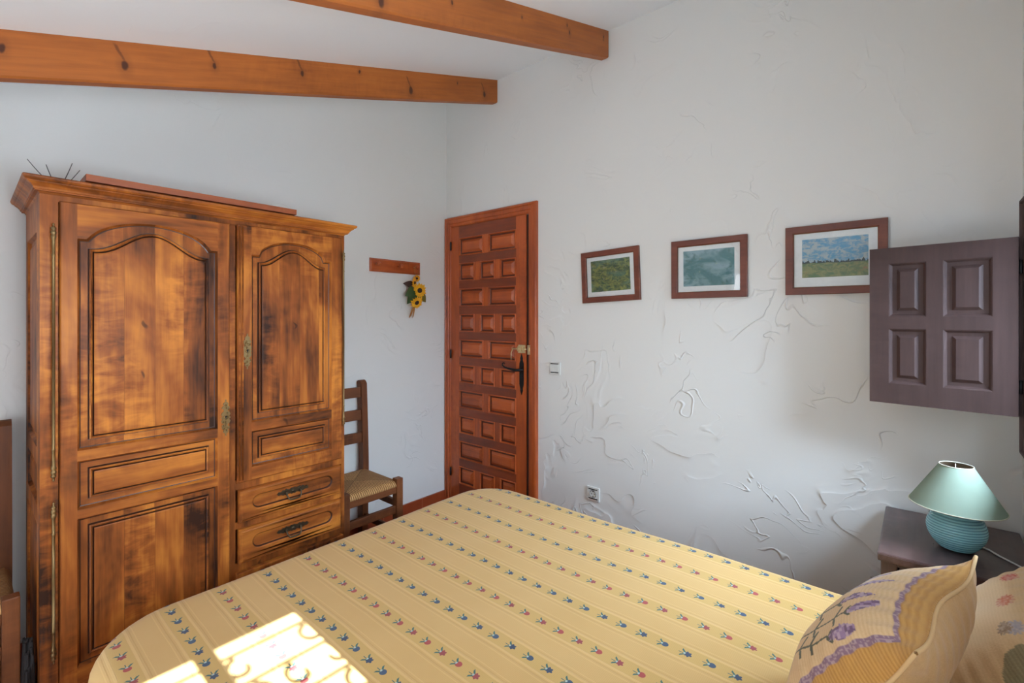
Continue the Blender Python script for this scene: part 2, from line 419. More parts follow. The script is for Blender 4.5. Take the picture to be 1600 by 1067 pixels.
# cornice swept round three sides
prof = [(0.0, 1.772), (.004, 1.778), (.012, 1.779), (.012, 1.783), (.015, 1.784), (.017, 1.790), (.023, 1.797), (.030, 1.802), (.031, 1.805), (.034, 1.806), (.036, 1.807), (.040, 1.812), (.0415, 1.8175), (.038, 1.821), (0.0, 1.822)]
m = MB(); rings_ = []
pth = [(WX0, -.005, -1, 0), (WX0, WY, -1, -1), (WX1, WY, 1, -1), (WX1, -.005, 1, 0)]
vs = []; npf = len(prof)
for (x, y, sx, sy) in pth:
    for o_, z in prof: vs.append((x+sx*o_*(.75 if sx > 0 and False else 1), y+sy*o_*1.2, z))
fs = [(i*npf+k, i*npf+k+1, (i+1)*npf+k+1, (i+1)*npf+k) for i in range(3) for k in range(npf-1)]
m.add(vs, fs); m.box(WX0, WX1, WY, -.005, 1.788, 1.8215)
m.build('cornice', ward('x', 0, 4.), wr)
# feet
for fx_, fy_ in ((WX0+.035, WY+.034), (WX1-.035, WY+.034), (WX0+.035, -.06), (WX1-.035, -.06)):
    MB().box(fx_-.03, fx_+.03, fy_-.03, fy_+.03, 0, .06, .006).build('foot', ward('z', 0, 5.), wr)
def keyplate(x, z, parent, name='keyhole_plate'):
    m = MB(); s = .074
    half = [(0, 1), (.05, .93), (.02, .86), (.10, .82), (.17, .73), (.10, .66), (.20, .60), (.24, .50), (.12, .44), (.10, .36), (.22, .28), (.27, .17), (.18, .08), (.30, 0)]
    pts = half+[(a, -c) for a, c in half[-2::-1]]
    poly = [(x+a*s*.85, z+c*s) for a, c in pts]+[(x-a*s*.85, z+c*s) for a, c in pts[-2:0:-1]]
    m.prism(poly, dy-.0025, dy+.001)
    for k in range(14):
        a = random.uniform(-.16, .16); c = random.choice((-1, 1))*random.uniform(.2, .8)
        m.lathe([(0, -.003), (.0032, -.0022), (.0045, 0)], (x+a*s, dy-.0022, z+c*s), 8, axis='y')
    m.lathe([(.009, 0), (.009, -.003), (.006, -.003)], (x, dy-.0022, z+.002), 16, axis='y')
    o = m.build(name, brass, parent)
    m2 = MB(); m2.lathe([(0, -.0008), (.0042, -.0006), (.0042, 0)], (x, dy-.0030, z+.005), 12, axis='y'); m2.box(x-.0018, x+.0018, dy-.0036, dy-.002, z-.008, z+.004)
    return o, m2
def hinge_rod(x, z0, z1, parent, yy=-.530, r=.0045):
    m = MB(); L = z1-z0
    pr = [(0, 0), (.002, .002), (.0035, .006), (.002, .010), (.005, .014), (.0075, .018), (.004, .023), (.007, .027), (.0075, .033), (.0045, .038), (.0075, .042), (.006, .050), (r, .054)]
    full = pr+[(r*.95, .10), (r*1.25, .102), (r*.95, .106), (r*.95, L/2)]
    full = full+[(a, L-h) for a, h in full[::-1]]
    m.lathe([(a, z0+h) for a, h in full], (x, yy, 0), 14)
    return m.build('hinge_rod', brass, parent)
def wardrobe_door(x0, x1, z0, z1, ox0, ox1, top, sh, apex, arch_a, lower, seed, key):
    """top: bottom z of the arched opening; lower: list of (zb, zt) rectangular openings"""
    hole = (ox0, ox1, top, apex+.001); holes = [hole]+[(ox0, ox1, a, c) for a, c in lower]
    ol = outline(ox0, ox1, top, sh, apex, arch_a, 'arc')
    m = MB(); frame_with_holes(m, x0, x1, z0, z1, holes, dy, .014, (hole, ol))
    d = m.build('door', ward('z', 0, seed), wr, mat2=ward('x', 0, seed+1.7))
    m = MB(); i_ = .029
    inn = outline(ox0+i_, ox1-i_, top+.032, sh-.030, apex-.032, arch_a*.98, 'ogee')
    raised_panel(m, ol, inn, dy, ox0, ox1, top, ox0+i_, ox1-i_, top+.032)
    m.build('arched_panel', ward('z', .088, seed+.21), d, mat2=groove_w)
    for k, (a, c) in enumerate(lower):
        m = MB(); op = rect(ox0, ox1, a, c); inn = rect(ox0+i_, ox1-i_, a+.029, c-.029)
        raised_panel(m, op, inn, dy, ox0, ox1, a, ox0+i_, ox1-i_, a+.029)
        m.build('raised_panel', ward('z', .088, seed+.21) if c-a > .25 else ward('x', 0, seed+.5), d, mat2=groove_w)
    if key:
        kp, hole_m = keyplate(key[0], key[1], d); hole_m.build('keyhole', blackp, d)
    return d
ld = wardrobe_door(-2.102, -1.614, .170, 1.750, -2.064, -1.653, .938, 1.638, 1.713, .172, [(.744, .904), (.225, .714)], 0., (-1.625, .978))
rd = wardrobe_door(-1.577, -1.126, .706, 1.753, -1.528, -1.176, .944, 1.638, 1.706, .146, [(.758, .906)], 6., (-1.545, 1.238))
m = MB()                                           # astragal beads on the right door's meeting edge
m.tube([(-1.574, dy-.002, .712), (-1.574, dy-.002, 1.748)], .004, 8); m.tube([(-1.562, dy-.0015, .712), (-1.562, dy-.0015, 1.748)], .003, 8)
m.build('edge_bead', ward('z', 0, 1.5), rd)
hinge_rod(-2.121, .854, 1.680, wr); hinge_rod(-2.121, .272, .790, wr); hinge_rod(-1.119, .852, 1.700, wr)
def drawer(z0, z1):
    x0, x1 = -1.577, -1.130; yf = -.532
    m = MB(); R = lambda d, dep: [(x0+d, yf+dep, z0+d), (x1-d, yf+dep, z0+d), (x1-d, yf+dep, z1-d), (x0+d, yf+dep, z1-d)]
    m.rings([R(0, .024), R(0, .008), R(.004, .002), R(.009, .0015), R(.012, 0)], False)
    # front with a round-ended sunk panel
    cx_, cz_ = (x0+x1)/2+.002, (z0+z1)/2+.006; hw, r = .178, .031
    N = 40; st = []
    for i in range(N+1):
        th = -PI/2+PI*i/N; st.append((cx_+hw-r+r*math.cos(th), cz_+r*math.sin(th)))
    for i in range(N+1):
        th = PI/2+PI*i/N; st.append((cx_-hw+r+r*math.cos(th), cz_+r*math.sin(th)))
    def sc_(q): return [(cx_+(a-cx_)*(1-q/hw), cz_+(c-cz_)*(1-q/r)) for a, c in st]
    outer = []
    X0, X1, Z0, Z1 = x0+.012, x1-.012, z0+.012, z1-.012
    n = len(st)
    for (a, c) in st:                       # cast each point radially on to the rectangle
        dx, dz = a-cx_, c-cz_
        kx = ((X1 if dx > 0 else X0)-cx_)/dx if abs(dx) > 1e-9 else 1e9
        kz = ((Z1 if dz > 0 else Z0)-cz_)/dz if abs(dz) > 1e-9 else 1e9
        k = min(kx, kz); outer.append((cx_+dx*k, cz_+dz*k))
    RR = lambda p, dep: [(a, yf+dep, c) for a, c in p]
    m.rings([RR(outer, 0), RR(st, 0), RR(sc_(.003), .002), RR(sc_(.007), .009), RR(sc_(.011), .0095)], True, dark=(2,))
    for (cxx, czz) in ((X0, Z0), (X1, Z0), (X1, Z1), (X0, Z1)):
        ids = sorted(outer, key=lambda p: abs(p[0]-cxx)+abs(p[1]-czz))[:1][0]
        oi = outer.index(ids); nb = [outer[oi-1], outer[(oi+1) % n]]
        for q in nb: m.add([(ids[0], yf, ids[1]), (cxx, yf, czz), (q[0], yf, q[1])], [(0, 1, 2)])
    d = m.build('drawer', ward('x', 0, z0*9), wr, mat2=groove_w)
    hx, hz, hy = -1.357, (z0+z1)/2+.008, yf+.0095
    m = MB()
    q = [(0, .012), (.008, .015), (.014, .009), (.022, .011), (.030, .015), (.036, .009), (.044, .013), (.052, .006), (.062, .008), (.070, 0)]
    poly = [(hx+a, hz+c) for a, c in q]+[(hx+a, hz-c*.9) for a, c in q[-2::-1]]+[(hx-a, hz-c*.9) for a, c in q[1:]]+[(hx-a, hz+c) for a, c in q[-2:0:-1]]
    m.prism(poly, hy-.003, hy)
    for k in (-.031, .031): m.lathe([(0, -.012), (.005, -.010), (.006, -.004), (.0045, 0)], (hx+k, hy-.003, hz), 12, axis='y')
    m.lathe([(0, -.006), (.006, -.005), (.008, 0)], (hx, hy-.002, hz), 12, axis='y')
    h = m.build('drawer_pull', dbrass, d)
    m = MB(); pts = []
    for i in range(25):
        t = i/24; th = PI*t; xx = -.031*math.cos(th); prof_ = math.sin(th)
        pts.append((hx+xx*(1+.12*prof_), hy-.011-.012*prof_, hz-.030*min(1, prof_*1.25)))
    m.tube(pts, [.0026+.001*math.sin(PI*i/24) for i in range(25)], 10); m.build('bail_handle', dbrass, d)
drawer(.540, .672); drawer(.372, .512)

# plank lying on top of the wardrobe, on two battens
pk = thing('wooden_plank', 'flat orange-brown wooden board lying on top of the wardrobe', 'plank', (-1.685, -.36, 1.822))
MB().box(-2.04, -1.331, -.502, -.20, 1.8375, 1.8605, .0015).build('board', wood('plank_wood', lin(196, 112, 62), lin(168, 88, 48), lin(120, 60, 34), 'x', .5, 0, .4, 2., 0, .1, .5), pk)
for bx in (-1.95, -1.42): MB().box(bx-.02, bx+.02, -.47, -.22, 1.822, 1.8375).build('batten', dark_in, pk)
# dried wiry stalks on top of the wardrobe
m = MB(); base = Vector((-2.085, -.27, 1.823))
m.lathe([(0, 0), (.022, 0), (.020, .012), (.008, .018), (0, .018)], base, 16)
for tip in ((-2.164, -.27, 1.929), (-2.117, -.27, 1.921), (-2.048, -.27, 1.942), (-2.027, -.27, 1.922)):
    t_ = Vector(tip); b0 = base+Vector((0, 0, .012)); pts = [b0.lerp(t_, k/6)+Vector((0, 0, -.006*math.sin(PI*k/6))) for k in range(7)]
    m.tube(pts, [.0018-.0001*k for k in range(7)], 6)
tag(m.build('dried_stalks', plain('grey_stalk', lin(96, 92, 90), .6), None, loc=tuple(base)), 'four thin grey wiry stalks sticking up from the wardrobe top at its left end', 'ornament')

# ---------------------------------------------------------------- room door
dr = MB()
def xbox(m, x0, x1, y0, y1, z0, z1, b=0): return m.box(x0, x1, y0, y1, z0, z1, b)
d1 = bpy.data.objects.new('door_1', None); C.objects.link(d1); d1.location = (0, -.42, 0); d1['_b'] = (0., -.42, 0.); d1['kind'] = 'structure'
# architrave (moulded casing) : left jamb, head, right jamb
def casing(m, poly3): pass
m = MB()
y_l, y_r, zt = -.002, -.843, 2.092
cw = .070
prof = [(0, 0), (0, .014), (.006, .020), (.016, .021), (.020, .017), (.030, .019), (.044, .019), (.048, .014), (.060, .013), (.066, .010), (cw, .006), (cw, 0)]   # (distance in from outer edge, projection)
def ring_at(ys, z, dy_, dz_): return [(-p*1.3, ys+dy_*d, z+dz_*d) for d, p in prof]
m.rings([ring_at(y_r, 0, 1, 0), ring_at(y_r, zt, 1, -1)], False)
m.rings([ring_at(y_r, zt, 1, -1), ring_at(y_l, zt, -1*.86, -1)], False)
m.rings([[(-p*1.3, y_l-.86*d, 0) for d, p in prof], ring_at(y_l, zt, -.86, -1)], False)
m.build('door_frame', doorw('z', 1.), d1)
MB().box(-.004, 0, -.770, -.755, 0, 2.02).build('door_gap', dark_in, d1)
# leaf with rows of raised panels: 2,3,2,3...
LY0, LY1, LZ = -.757, -.062, 2.020
m = MB(); xf = -.012
rows = [(1.938-.1792*i-.126, 1.938-.1792*i) for i in range(10)]
holes = []
for i, (a, c) in enumerate(rows):
    cols = [(-.675, -.432), (-.385, -.146)] if i % 2 == 0 else [(-.675, -.535), (-.490, -.350), (-.300, -.146)]
    for y0, y1 in cols: holes.append((y0, y1, a, c))
ys = sorted({LY0, LY1}|{h[0] for h in holes}|{h[1] for h in holes}); zs = sorted({.01, LZ}|{h[2] for h in holes}|{h[3] for h in holes})
for i in range(len(ys)-1):
    for k in range(len(zs)-1):
        cy_, cz_ = (ys[i]+ys[i+1])/2, (zs[k]+zs[k+1])/2
        if any(h[0] < cy_ < h[1] and h[2] < cz_ < h[3] for h in holes): continue
        if LY0+.08 < cy_ < LY1-.08 and not any(h[2] < cz_ < h[3] for h in holes): m.mi[len(m.f)] = 1
        m.add([(xf, ys[i], zs[k]), (xf, ys[i+1], zs[k]), (xf, ys[i+1], zs[k+1]), (xf, ys[i], zs[k+1])], [(0, 1, 2, 3)])
m.rings([[(x_, LY0, .01), (x_, LY1, .01), (x_, LY1, LZ), (x_, LY0, LZ)] for x_ in (xf, -.001)], False)
leaf = m.build('door_leaf', doorw('z', 0.), d1, mat2=wood('door_rail_wood', lin(160, 78, 36), lin(128, 56, 26), lin(90, 38, 20), 'y', .42, 0, .5, 5., 0, .12, .6))
random.seed(3)
pm = [doorw('y', .3+.7*k) for k in range(4)]
for (y0, y1, z0, z1) in holes:
    m = MB(); R = lambda d, dep: [(xf+dep, y0+d, z0+d), (xf+dep, y1-d, z0+d), (xf+dep, y1-d, z1-d), (xf+dep, y0+d, z1-d)]
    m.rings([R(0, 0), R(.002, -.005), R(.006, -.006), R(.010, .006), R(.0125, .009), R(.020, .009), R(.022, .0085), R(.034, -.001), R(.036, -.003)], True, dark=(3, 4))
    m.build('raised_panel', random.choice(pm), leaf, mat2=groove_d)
for zz in (1.887, 1.115, .272):
    MB().lathe([(.0, -.034), (.004, -.030), (.0065, -.026), (.0065, .026), (.004, .030), (0, .034)], (-.020, -.066, zz), 10).build('hinge', iron, d1)
# handle plate, lever, brass bolt
hm = MB(); yh = -.722
pl = [(0, 1.150), (.010, 1.118), (.008, 1.108), (.017, 1.085), (.017, .955), (.009, .928), (.011, .918), (0, .888), (-.011, .918), (-.009, .928), (-.017, .955), (-.017, 1.085), (-.008, 1.108), (-.010, 1.118)]
hm.prism([(yh+a, c) for a, c in pl], xf-.004, xf+.0, 'x')
for zz in (.925, 1.108): hm.lathe([(0, -.003), (.004, -.0015), (.005, 0)], (xf-.004, yh, zz), 10, axis='x')
hp = hm.build('handle_plate', iron, leaf)
hm = MB(); hm.lathe([(.014, 0), (.014, -.006), (.009, -.010), (.008, -.035), (.0, -.036)], (xf-.004, yh, 1.047), 16, axis='x')
pts = [(xf-.035, yh, 1.047), (xf-.046, yh+.015, 1.047), (xf-.047, yh+.040, 1.049), (xf-.047, yh+.075, 1.054), (xf-.047, yh+.105, 1.060), (xf-.047, yh+.122, 1.072), (xf-.047, yh+.120, 1.086), (xf-.047, yh+.108, 1.088), (xf-.047, yh+.104, 1.080)]
hm.tube(pts, [.008, .009, .008, .0065, .0055, .005, .0045, .004, .003], 10); hm.build('lever_handle', iron, leaf)
m = MB(); xb = xf
m.box(xb-.003, xb, -.752, -.694, 1.152, 1.204, .001); m.tube([(xb-.009, -.650, 1.178), (xb-.009, -.765, 1.178)], .0045, 10)
for yy in (-.745, -.722, -.700): m.box(xb-.015, xb, yy-.004, yy+.004, 1.164, 1.192, .001)
m.tube([(xb-.009, -.655, 1.178), (xb-.022, -.652, 1.150), (xb-.022, -.652, 1.105)], .003, 8)
m.build('sliding_bolt', pbrass, leaf)
m = MB(); m.box(-.024, -.018, -.800, -.776, 1.145, 1.205, .002); m.box(-.032, -.018, -.794, -.782, 1.168, 1.190, .002); m.build('bolt_keeper', pbrass, d1)

# ---------------------------------------------------------------- windows (kept out of frame but for one casing and its open shutter)
mg, b = start('window_glass'); nt = mg.node_tree
tr = nt.nodes.new('ShaderNodeBsdfTransparent'); gl = nt.nodes.new('ShaderNodeBsdfGlossy'); gl.inputs['Roughness'].default_value = .02
mixs = nt.nodes.new('ShaderNodeMixShader'); mixs.inputs[0].default_value = .06
nt.links.new(tr.outputs[0], mixs.inputs[1]); nt.links.new(gl.outputs[0], mixs.inputs[2]); nt.links.new(mixs.outputs[0], nt.nodes['Material Output'].inputs[0])
def window(name, a0, a1, z0, z1, plane, axis, mull=None):
    e = bpy.data.objects.new(name, None); C.objects.link(e); e['kind'] = 'structure'
    loc = ((a0+a1)/2, plane, z0) if axis == 'y' else (plane, (a0+a1)/2, z0)
    e.location = loc; e['_b'] = tuple(loc)
    def bx(m, p, q, lo, hi, d0, d1, b=.003):
        if axis == 'y': m.box(p, q, plane+d0, plane+d1, lo, hi, b)
        else: m.box(plane+d0, plane+d1, p, q, lo, hi, b)
    return e, bx
# window_1: small window beside the right wall, moulded casing
e, bx = window('window_1', W1[0], W1[1], W1[2], W1[3], YC, 'y')
m = MB(); cw2 = .047; a0, a1, z0, z1 = W1; o_ = [(a0-cw2+.003, z0-cw2), (a1+cw2-.003, z0-cw2), (a1+cw2-.003, z1+cw2), (a0-cw2+.003, z1+cw2)]
def rin(d, dep): return [(o_[0][0]+d, YC+dep, o_[0][1]+d), (o_[1][0]-d, YC+dep, o_[1][1]+d), (o_[2][0]-d, YC+dep, o_[2][1]-d), (o_[3][0]+d, YC+dep, o_[3][1]-d)]
m.rings([rin(0, 0), rin(0, .020), rin(.005, .030), rin(.012, .030), rin(.014, .024), rin(.034, .020), rin(.040, .012), rin(.047, .010), rin(.047, -.06)], False)
m.build('window_frame', shutw('z', 1.), e)
m = MB(); bx(m, a0, a1, z0, z0+.035, -.11, -.07); bx(m, a0, a1, z1-.035, z1, -.11, -.07); bx(m, a0, a0+.035, z0, z1, -.11, -.07); bx(m, a1-.035, a1, z0, z1, -.11, -.07)
m.build('sash', shutw('z', 2.), e)
m = MB(); bx(m, a0+.03, a1-.03, z0+.03, z1-.03, -.092, -.088, 0); m.build('window_pane', mg, e)
# open shutter, hinged on the casing
hx_, hy_ = -.207, -2.850; fx2, fy2 = -.152, -2.487
L = math.hypot(fx2-hx_, fy2-hy_); ang = math.atan2(fy2-hy_, fx2-hx_)
sh = bpy.data.objects.new('window_shutter', None); C.objects.link(sh); sh.location = (hx_, hy_, 1.077); sh.rotation_euler = (0, 0, ang); sh['_b'] = (0., 0., 0.)
tag(sh, 'open dark mauve-brown wooden window shutter with four raised panels, overlapping the right-hand picture', 'shutter')
SH = 1.622-1.077; st_ = .055; mid = .042
m = MB(); t_ = .024
cx0, cx1 = st_, L-st_; xm = L*.52
hol = [(cx0, xm-mid/2, .070, SH/2-mid/2+.01), (xm+mid/2, cx1, .070, SH/2-mid/2+.01), (cx0, xm-mid/2, SH/2+mid/2+.01, SH-.055), (xm+mid/2, cx1, SH/2+mid/2+.01, SH-.055)]
xs = sorted({0, L}|{h[0] for h in hol}|{h[1] for h in hol}); zs = sorted({0, SH}|{h[2] for h in hol}|{h[3] for h in hol})
for i in range(len(xs)-1):
    for k in range(len(zs)-1):
        cx_, cz_ = (xs[i]+xs[i+1])/2, (zs[k]+zs[k+1])/2
        if any(h[0] < cx_ < h[1] and h[2] < cz_ < h[3] for h in hol): continue
        for yy in (t_, 0): m.add([(xs[i], yy, zs[k]), (xs[i+1], yy, zs[k]), (xs[i+1], yy, zs[k+1]), (xs[i], yy, zs[k+1])], [(0, 1, 2, 3)])
m.rings([[(0, y_, 0), (L, y_, 0), (L, y_, SH), (0, y_, SH)] for y_ in (0, t_)], False)
m.build('shutter_frame', shutw('z', 0.), sh, local=True)
for (x0, x1, z0, z1) in hol:
    m = MB()
    for face, sg in ((t_, -1), (0, 1)):
        R = lambda d, dep: [(x0+d, face+sg*dep, z0+d), (x1-d, face+sg*dep, z0+d), (x1-d, face+sg*dep, z1-d), (x0+d, face+sg*dep, z1-d)]
        m.rings([R(0, 0), R(.004, .002), R(.009, .009), R(.021, .010), R(.021, .0095), R(.030, .0025), R(.031, .002)], True)
    m.build('raised_panel', shutw('z', 1.+x0), sh, local=True)
for zz in (.09, SH-.09): MB().lathe([(0, -.022), (.005, -.020), (.005, .020), (0, .022)], (-.004, .012, zz), 10).build('hinge', iron, sh, local=True)
# window_2: sunny window behind the camera, with a wrought-iron scroll grille outside
e, bx = window('window_2', W2[0], W2[1], W2[2], W2[3], YC, 'y'); a0, a1, z0, z1 = W2; xm2 = -1.931
m = MB()
for p, q, lo, hi in ((a0, a1, z0, z0+.025), (a0, a1, z1-.025, z1), (a0, a0+.02, z0, z1), (a1-.02, a1, z0, z1), (xm2-.025, xm2+.025, z0, z1)): bx(m, p, q, lo, hi, -.06, -.02)
m.build('window_frame', shutw('z', 3.), e)
m = MB(); bx(m, a0+.02, xm2-.02, z0+.02, z1-.02, -.042, -.038, 0); m.build('window_pane', mg, e)
m = MB(); bx(m, xm2+.02, a1-.02, z0+.02, z1-.02, -.042, -.038, 0); m.build('window_pane', mg, e)
m = MB(); gy = YC-.245
zz = z1-.050; kk = 0
while zz > z0:
    m.tube([(a0, gy, zz), (a1, gy, zz)], .0048, 6); zz -= .088; kk += 1
for r_ in range(8):
    for c_ in range(6):
        cx_ = a0+.05+c_*.088; cz_ = z1-.050-.044-r_*.088; sg = 1 if (r_+c_) % 2 else -1; pts = []
        if c_ % 2 == 0 and r_ == 0: continue
        for i in range(22):
            th = sg*(i/21*1.55*PI)+PI*.5; rad = .034*(1-.62*i/21); pts.append((cx_+rad*math.cos(th), gy, cz_+rad*.95*math.sin(th)))
        m.tube(pts, .0058, 6)
m.build('iron_grille', iron, e)
struct(MB().box(-1.30, .25, -6.2, -3.15, 2.80, 2.92, .01).build('sun_blocker_1', M_ceil))       # unseen slab added outside to keep the sun out of window_1
# window_3: glazed opening in the left wall
e, bx = window('window_3', W3[0], W3[1], W3[2], W3[3], XD, 'x'); a0, a1, z0, z1 = W3
m = MB()
for p, q, lo, hi in ((a0, a1, z0, z0+.06), (a0, a1, z1-.05, z1), (a0, a0+.05, z0, z1), (a1-.05, a1, z0, z1), ((a0+a1)/2-.03, (a0+a1)/2+.03, z0, z1)): bx(m, p, q, lo, hi, -.10, -.05)
m.build('window_frame', shutw('z', 4.), e)
m = MB(); bx(m, a0+.04, a1-.04, z0+.05, z1-.04, -.077, -.073, 0); m.build('window_pane', mg, e)

# ---------------------------------------------------------------- pictures on the right wall (generic stand-in prints)
def art(kind):
    mt, b = start('print_'+kind); x, y, z, v = coords()
    vv = comb(x, y*1.0, z*1.6)
    n1 = noise(vv, 38, 5, .7, .6); n2 = noise(vv, 60, 4, .7, .5); n3 = noise(vv, 9, 3, .5, .8)
    if kind == 'green':
        c = mixc(sstep(n1, .35, .68), lin(58, 88, 70), lin(150, 158, 88)); c = mixc(sstep(n3, .45, .65)*.7, c, lin(92, 134, 122)); c = mixc(sstep(n2, .6, .72)*.6, c, lin(178, 170, 168))
    elif kind == 'teal':
        c = mixc(sstep(n3, .38, .62), lin(84, 132, 134), lin(150, 178, 186)); c = mixc(sstep(n1, .50, .66)*.7, c, lin(72, 116, 108)); c = mixc(sstep(n2, .62, .72)*.5, c, lin(180, 190, 150))
    else:
        s = z+(n3-.5)*.02
        sky = mixc(sstep(n1, .40, .60), lin(96, 160, 196), lin(184, 196, 196)); fld = mixc(sstep(n1, .38, .62), lin(96, 122, 78), lin(150, 150, 96))
        fld = mixc(sstep(n2, .52, .66)*sstep(n3, .45, .6)*.8, fld, lin(190, 112, 80))
        c = mixc(sstep(s, .126, .130), fld, sky); tr_ = (s > .1265)*((s-.1265) < (noise(comb(0, y, 0), 70, 4, .7)-.40)*.075)
        c = mixc(tr_, c, lin(48, 62, 58))
    setc(b, c, .6); return mt
mat_paper = plain('mat_board', lin(246, 248, 246), .7)
mpg, b = start('picture_glass'); nt = mpg.node_tree
tr = nt.nodes.new('ShaderNodeBsdfTransparent'); gl = nt.nodes.new('ShaderNodeBsdfGlossy'); gl.inputs['Roughness'].default_value = .01
fz = nt.nodes.new('ShaderNodeFresnel'); fz.inputs[0].default_value = 1.45
mixs = nt.nodes.new('ShaderNodeMixShader'); nt.links.new(fz.outputs[0], mixs.inputs[0])
nt.links.new(tr.outputs[0], mixs.inputs[1]); nt.links.new(gl.outputs[0], mixs.inputs[2]); nt.links.new(mixs.outputs[0], nt.nodes['Material Output'].inputs[0])
def picture(yl, yr, zb, zt, kind, label, bw, mx_, mzt, mzb, seed, roll=0):
    t = thing('framed_picture', label, 'picture', (0, (yl+yr)/2, zb), 'framed prints on the right wall'); t.rotation_euler = (roll, 0, 0)
    yc_ = (yl+yr)/2; hw = abs(yl-yr)/2; H = zt-zb
    R = lambda d, x: [(x, -hw+d, d), (x, hw-d, d), (x, hw-d, H-d), (x, -hw+d, H-d)]
    m = MB(); m.rings([R(0, -.002), R(0, -.018), R(.002, -.020), R(bw-.004, -.019), R(bw, -.016), R(bw, -.004)], False)
    m.build('frame', framew('y', seed), t, local=True)
    m = MB(); m.rings([R(bw, -.0105), R(bw+.0015, -.0105)], False); m.build('gilt_slip', brass, t, local=True)
    m = MB(); m.rings([R(bw-.001, -.006)], True); m.build('mat_board', mat_paper, t, local=True)
    m = MB(); x = -.0068; m.add([(x, -hw+mx_, mzb), (x, hw-mx_, mzb), (x, hw-mx_, H-mzt), (x, -hw+mx_, H-mzt)], [(0, 1, 2, 3)])
    m.build('print', art(kind), t, local=True)
    m = MB(); m.box(-.0115, -.0095, -hw+bw-.002, hw-bw+.002, bw-.002, H-bw+.002); m.build('glass', mpg, t, local=True)
picture(-1.172, -1.522, 1.463, 1.746, 'green', 'small wooden framed picture with a mottled green print, nearest the door', .030, .056, .052, .058, 0., math.radians(-2.2))
picture(-1.688, -2.035, 1.470, 1.751, 'teal', 'wooden framed picture with a pale blue-green print, middle of the three', .030, .056, .052, .058, 1., math.radians(-.2))
picture(-2.186, -2.529, 1.473, 1.758, 'field', 'framed picture of blue sky over a green and orange field, partly behind the shutter', .030, .060, .056, .070, 2.)

# switch and socket
def plate(yc_, zc_, hw, hh, name, label, cat, socket):
    t = thing(name, label, cat, (0, yc_, zc_))
    MB().box(-.009, 0, yc_-hw, yc_+hw, zc_-hh, zc_+hh, .003).build('face_plate', plastic, t)
    for s_ in (-1, 1): MB().box(-.0115, -.009, yc_-hw*.72, yc_+hw*.72, zc_+s_*hh*.68-.0022, zc_+s_*hh*.68+.0022).build('black_line', blackp, t)
    if socket:
        m = MB(); m.lathe([(.021, 0), (.021, -.003), (.0185, -.003), (.0175, .0002)], (-.009, yc_, zc_), 28, axis='x'); m.build('socket_well', plain('grey_plastic', lin(150, 150, 148), .4), t)
        m = MB(); 
        for s_ in (-1, 1): m.lathe([(0, -.0008), (.0026, -.0008), (.0026, 0)], (-.0091, yc_+s_*.0095, zc_), 10, axis='x')
        m.box(-.0105, -.009, yc_-.003, yc_+.003, zc_+.012, zc_+.019); m.box(-.0105, -.009, yc_-.003, yc_+.003, zc_-.019, zc_-.012); m.build('socket_hole', blackp, t)
    else: MB().box(-.0120, -.009, yc_-hw*.74, yc_+hw*.74, zc_-hh*.56, zc_+hh*.56, .0012).build('rocker', plastic, t)
plate(-.972, 1.075, .039, .038, 'light_switch', 'white light switch with two black lines on the wall right of the door', 'switch', False)
plate(-1.236, .390, .039, .038, 'wall_socket', 'white wall socket with two black lines low on the right wall', 'socket', True)

# ---------------------------------------------------------------- peg rack and sunflowers
pr = thing('peg_rack', 'small reddish wooden rack with three pegs on the back wall', 'rack', (-.447, 0, 1.67))
R = lambda d, y: [(-.642+d, y, 1.668+d), (-.252-d, y, 1.668+d), (-.252-d, y, 1.752-d), (-.642+d, y, 1.752-d)]
MB().rings([R(0, 0), R(0, -.010), R(.006, -.014), R(.009, -.018)], True).build('back_board', doorw('x', 2.), pr)
for px_ in (-.610, -.440, -.312):
    MB().lathe([(.006, 0), (.006, -.030), (.013, -.036), (.014, -.044), (.010, -.050), (0, -.052)], (px_, -.018, 1.712), 16, axis='y').build('peg', doorw('y', 2.), pr)
sf = thing('sunflower_bunch', 'little hanging bunch of yellow artificial sunflowers on the right-hand peg', 'flowers', (-.312, -.05, 1.70)); sf['_b'] = (-.312, -.05, 1.70)
XO = -.040
yel = plain('yellow_petal', lin(236, 176, 30), .6); gre = plain('green_leaf', lin(58, 84, 40), .6); brn = plain('brown_centre', lin(46, 26, 16), .8); raf = plain('raffia', lin(170, 118, 62), .8); dbr = plain('dark_dry_leaf', lin(64, 40, 30), .7)
m = MB(); m.tube([(-.275, -.05, 1.62), (-.287, -.05, 1.68), (-.288, -.048, 1.712), (-.280, -.048, 1.724), (-.272, -.048, 1.727), (-.264, -.048, 1.724), (-.256, -.048, 1.712), (-.258, -.05, 1.68), (-.27, -.05, 1.62)], .0017, 6)
m.tube([(-.272, -.045, 1.64), (-.275, -.04, 1.55), (-.285, -.04, 1.46)], .004, 6); m.build('cord', raf, sf)
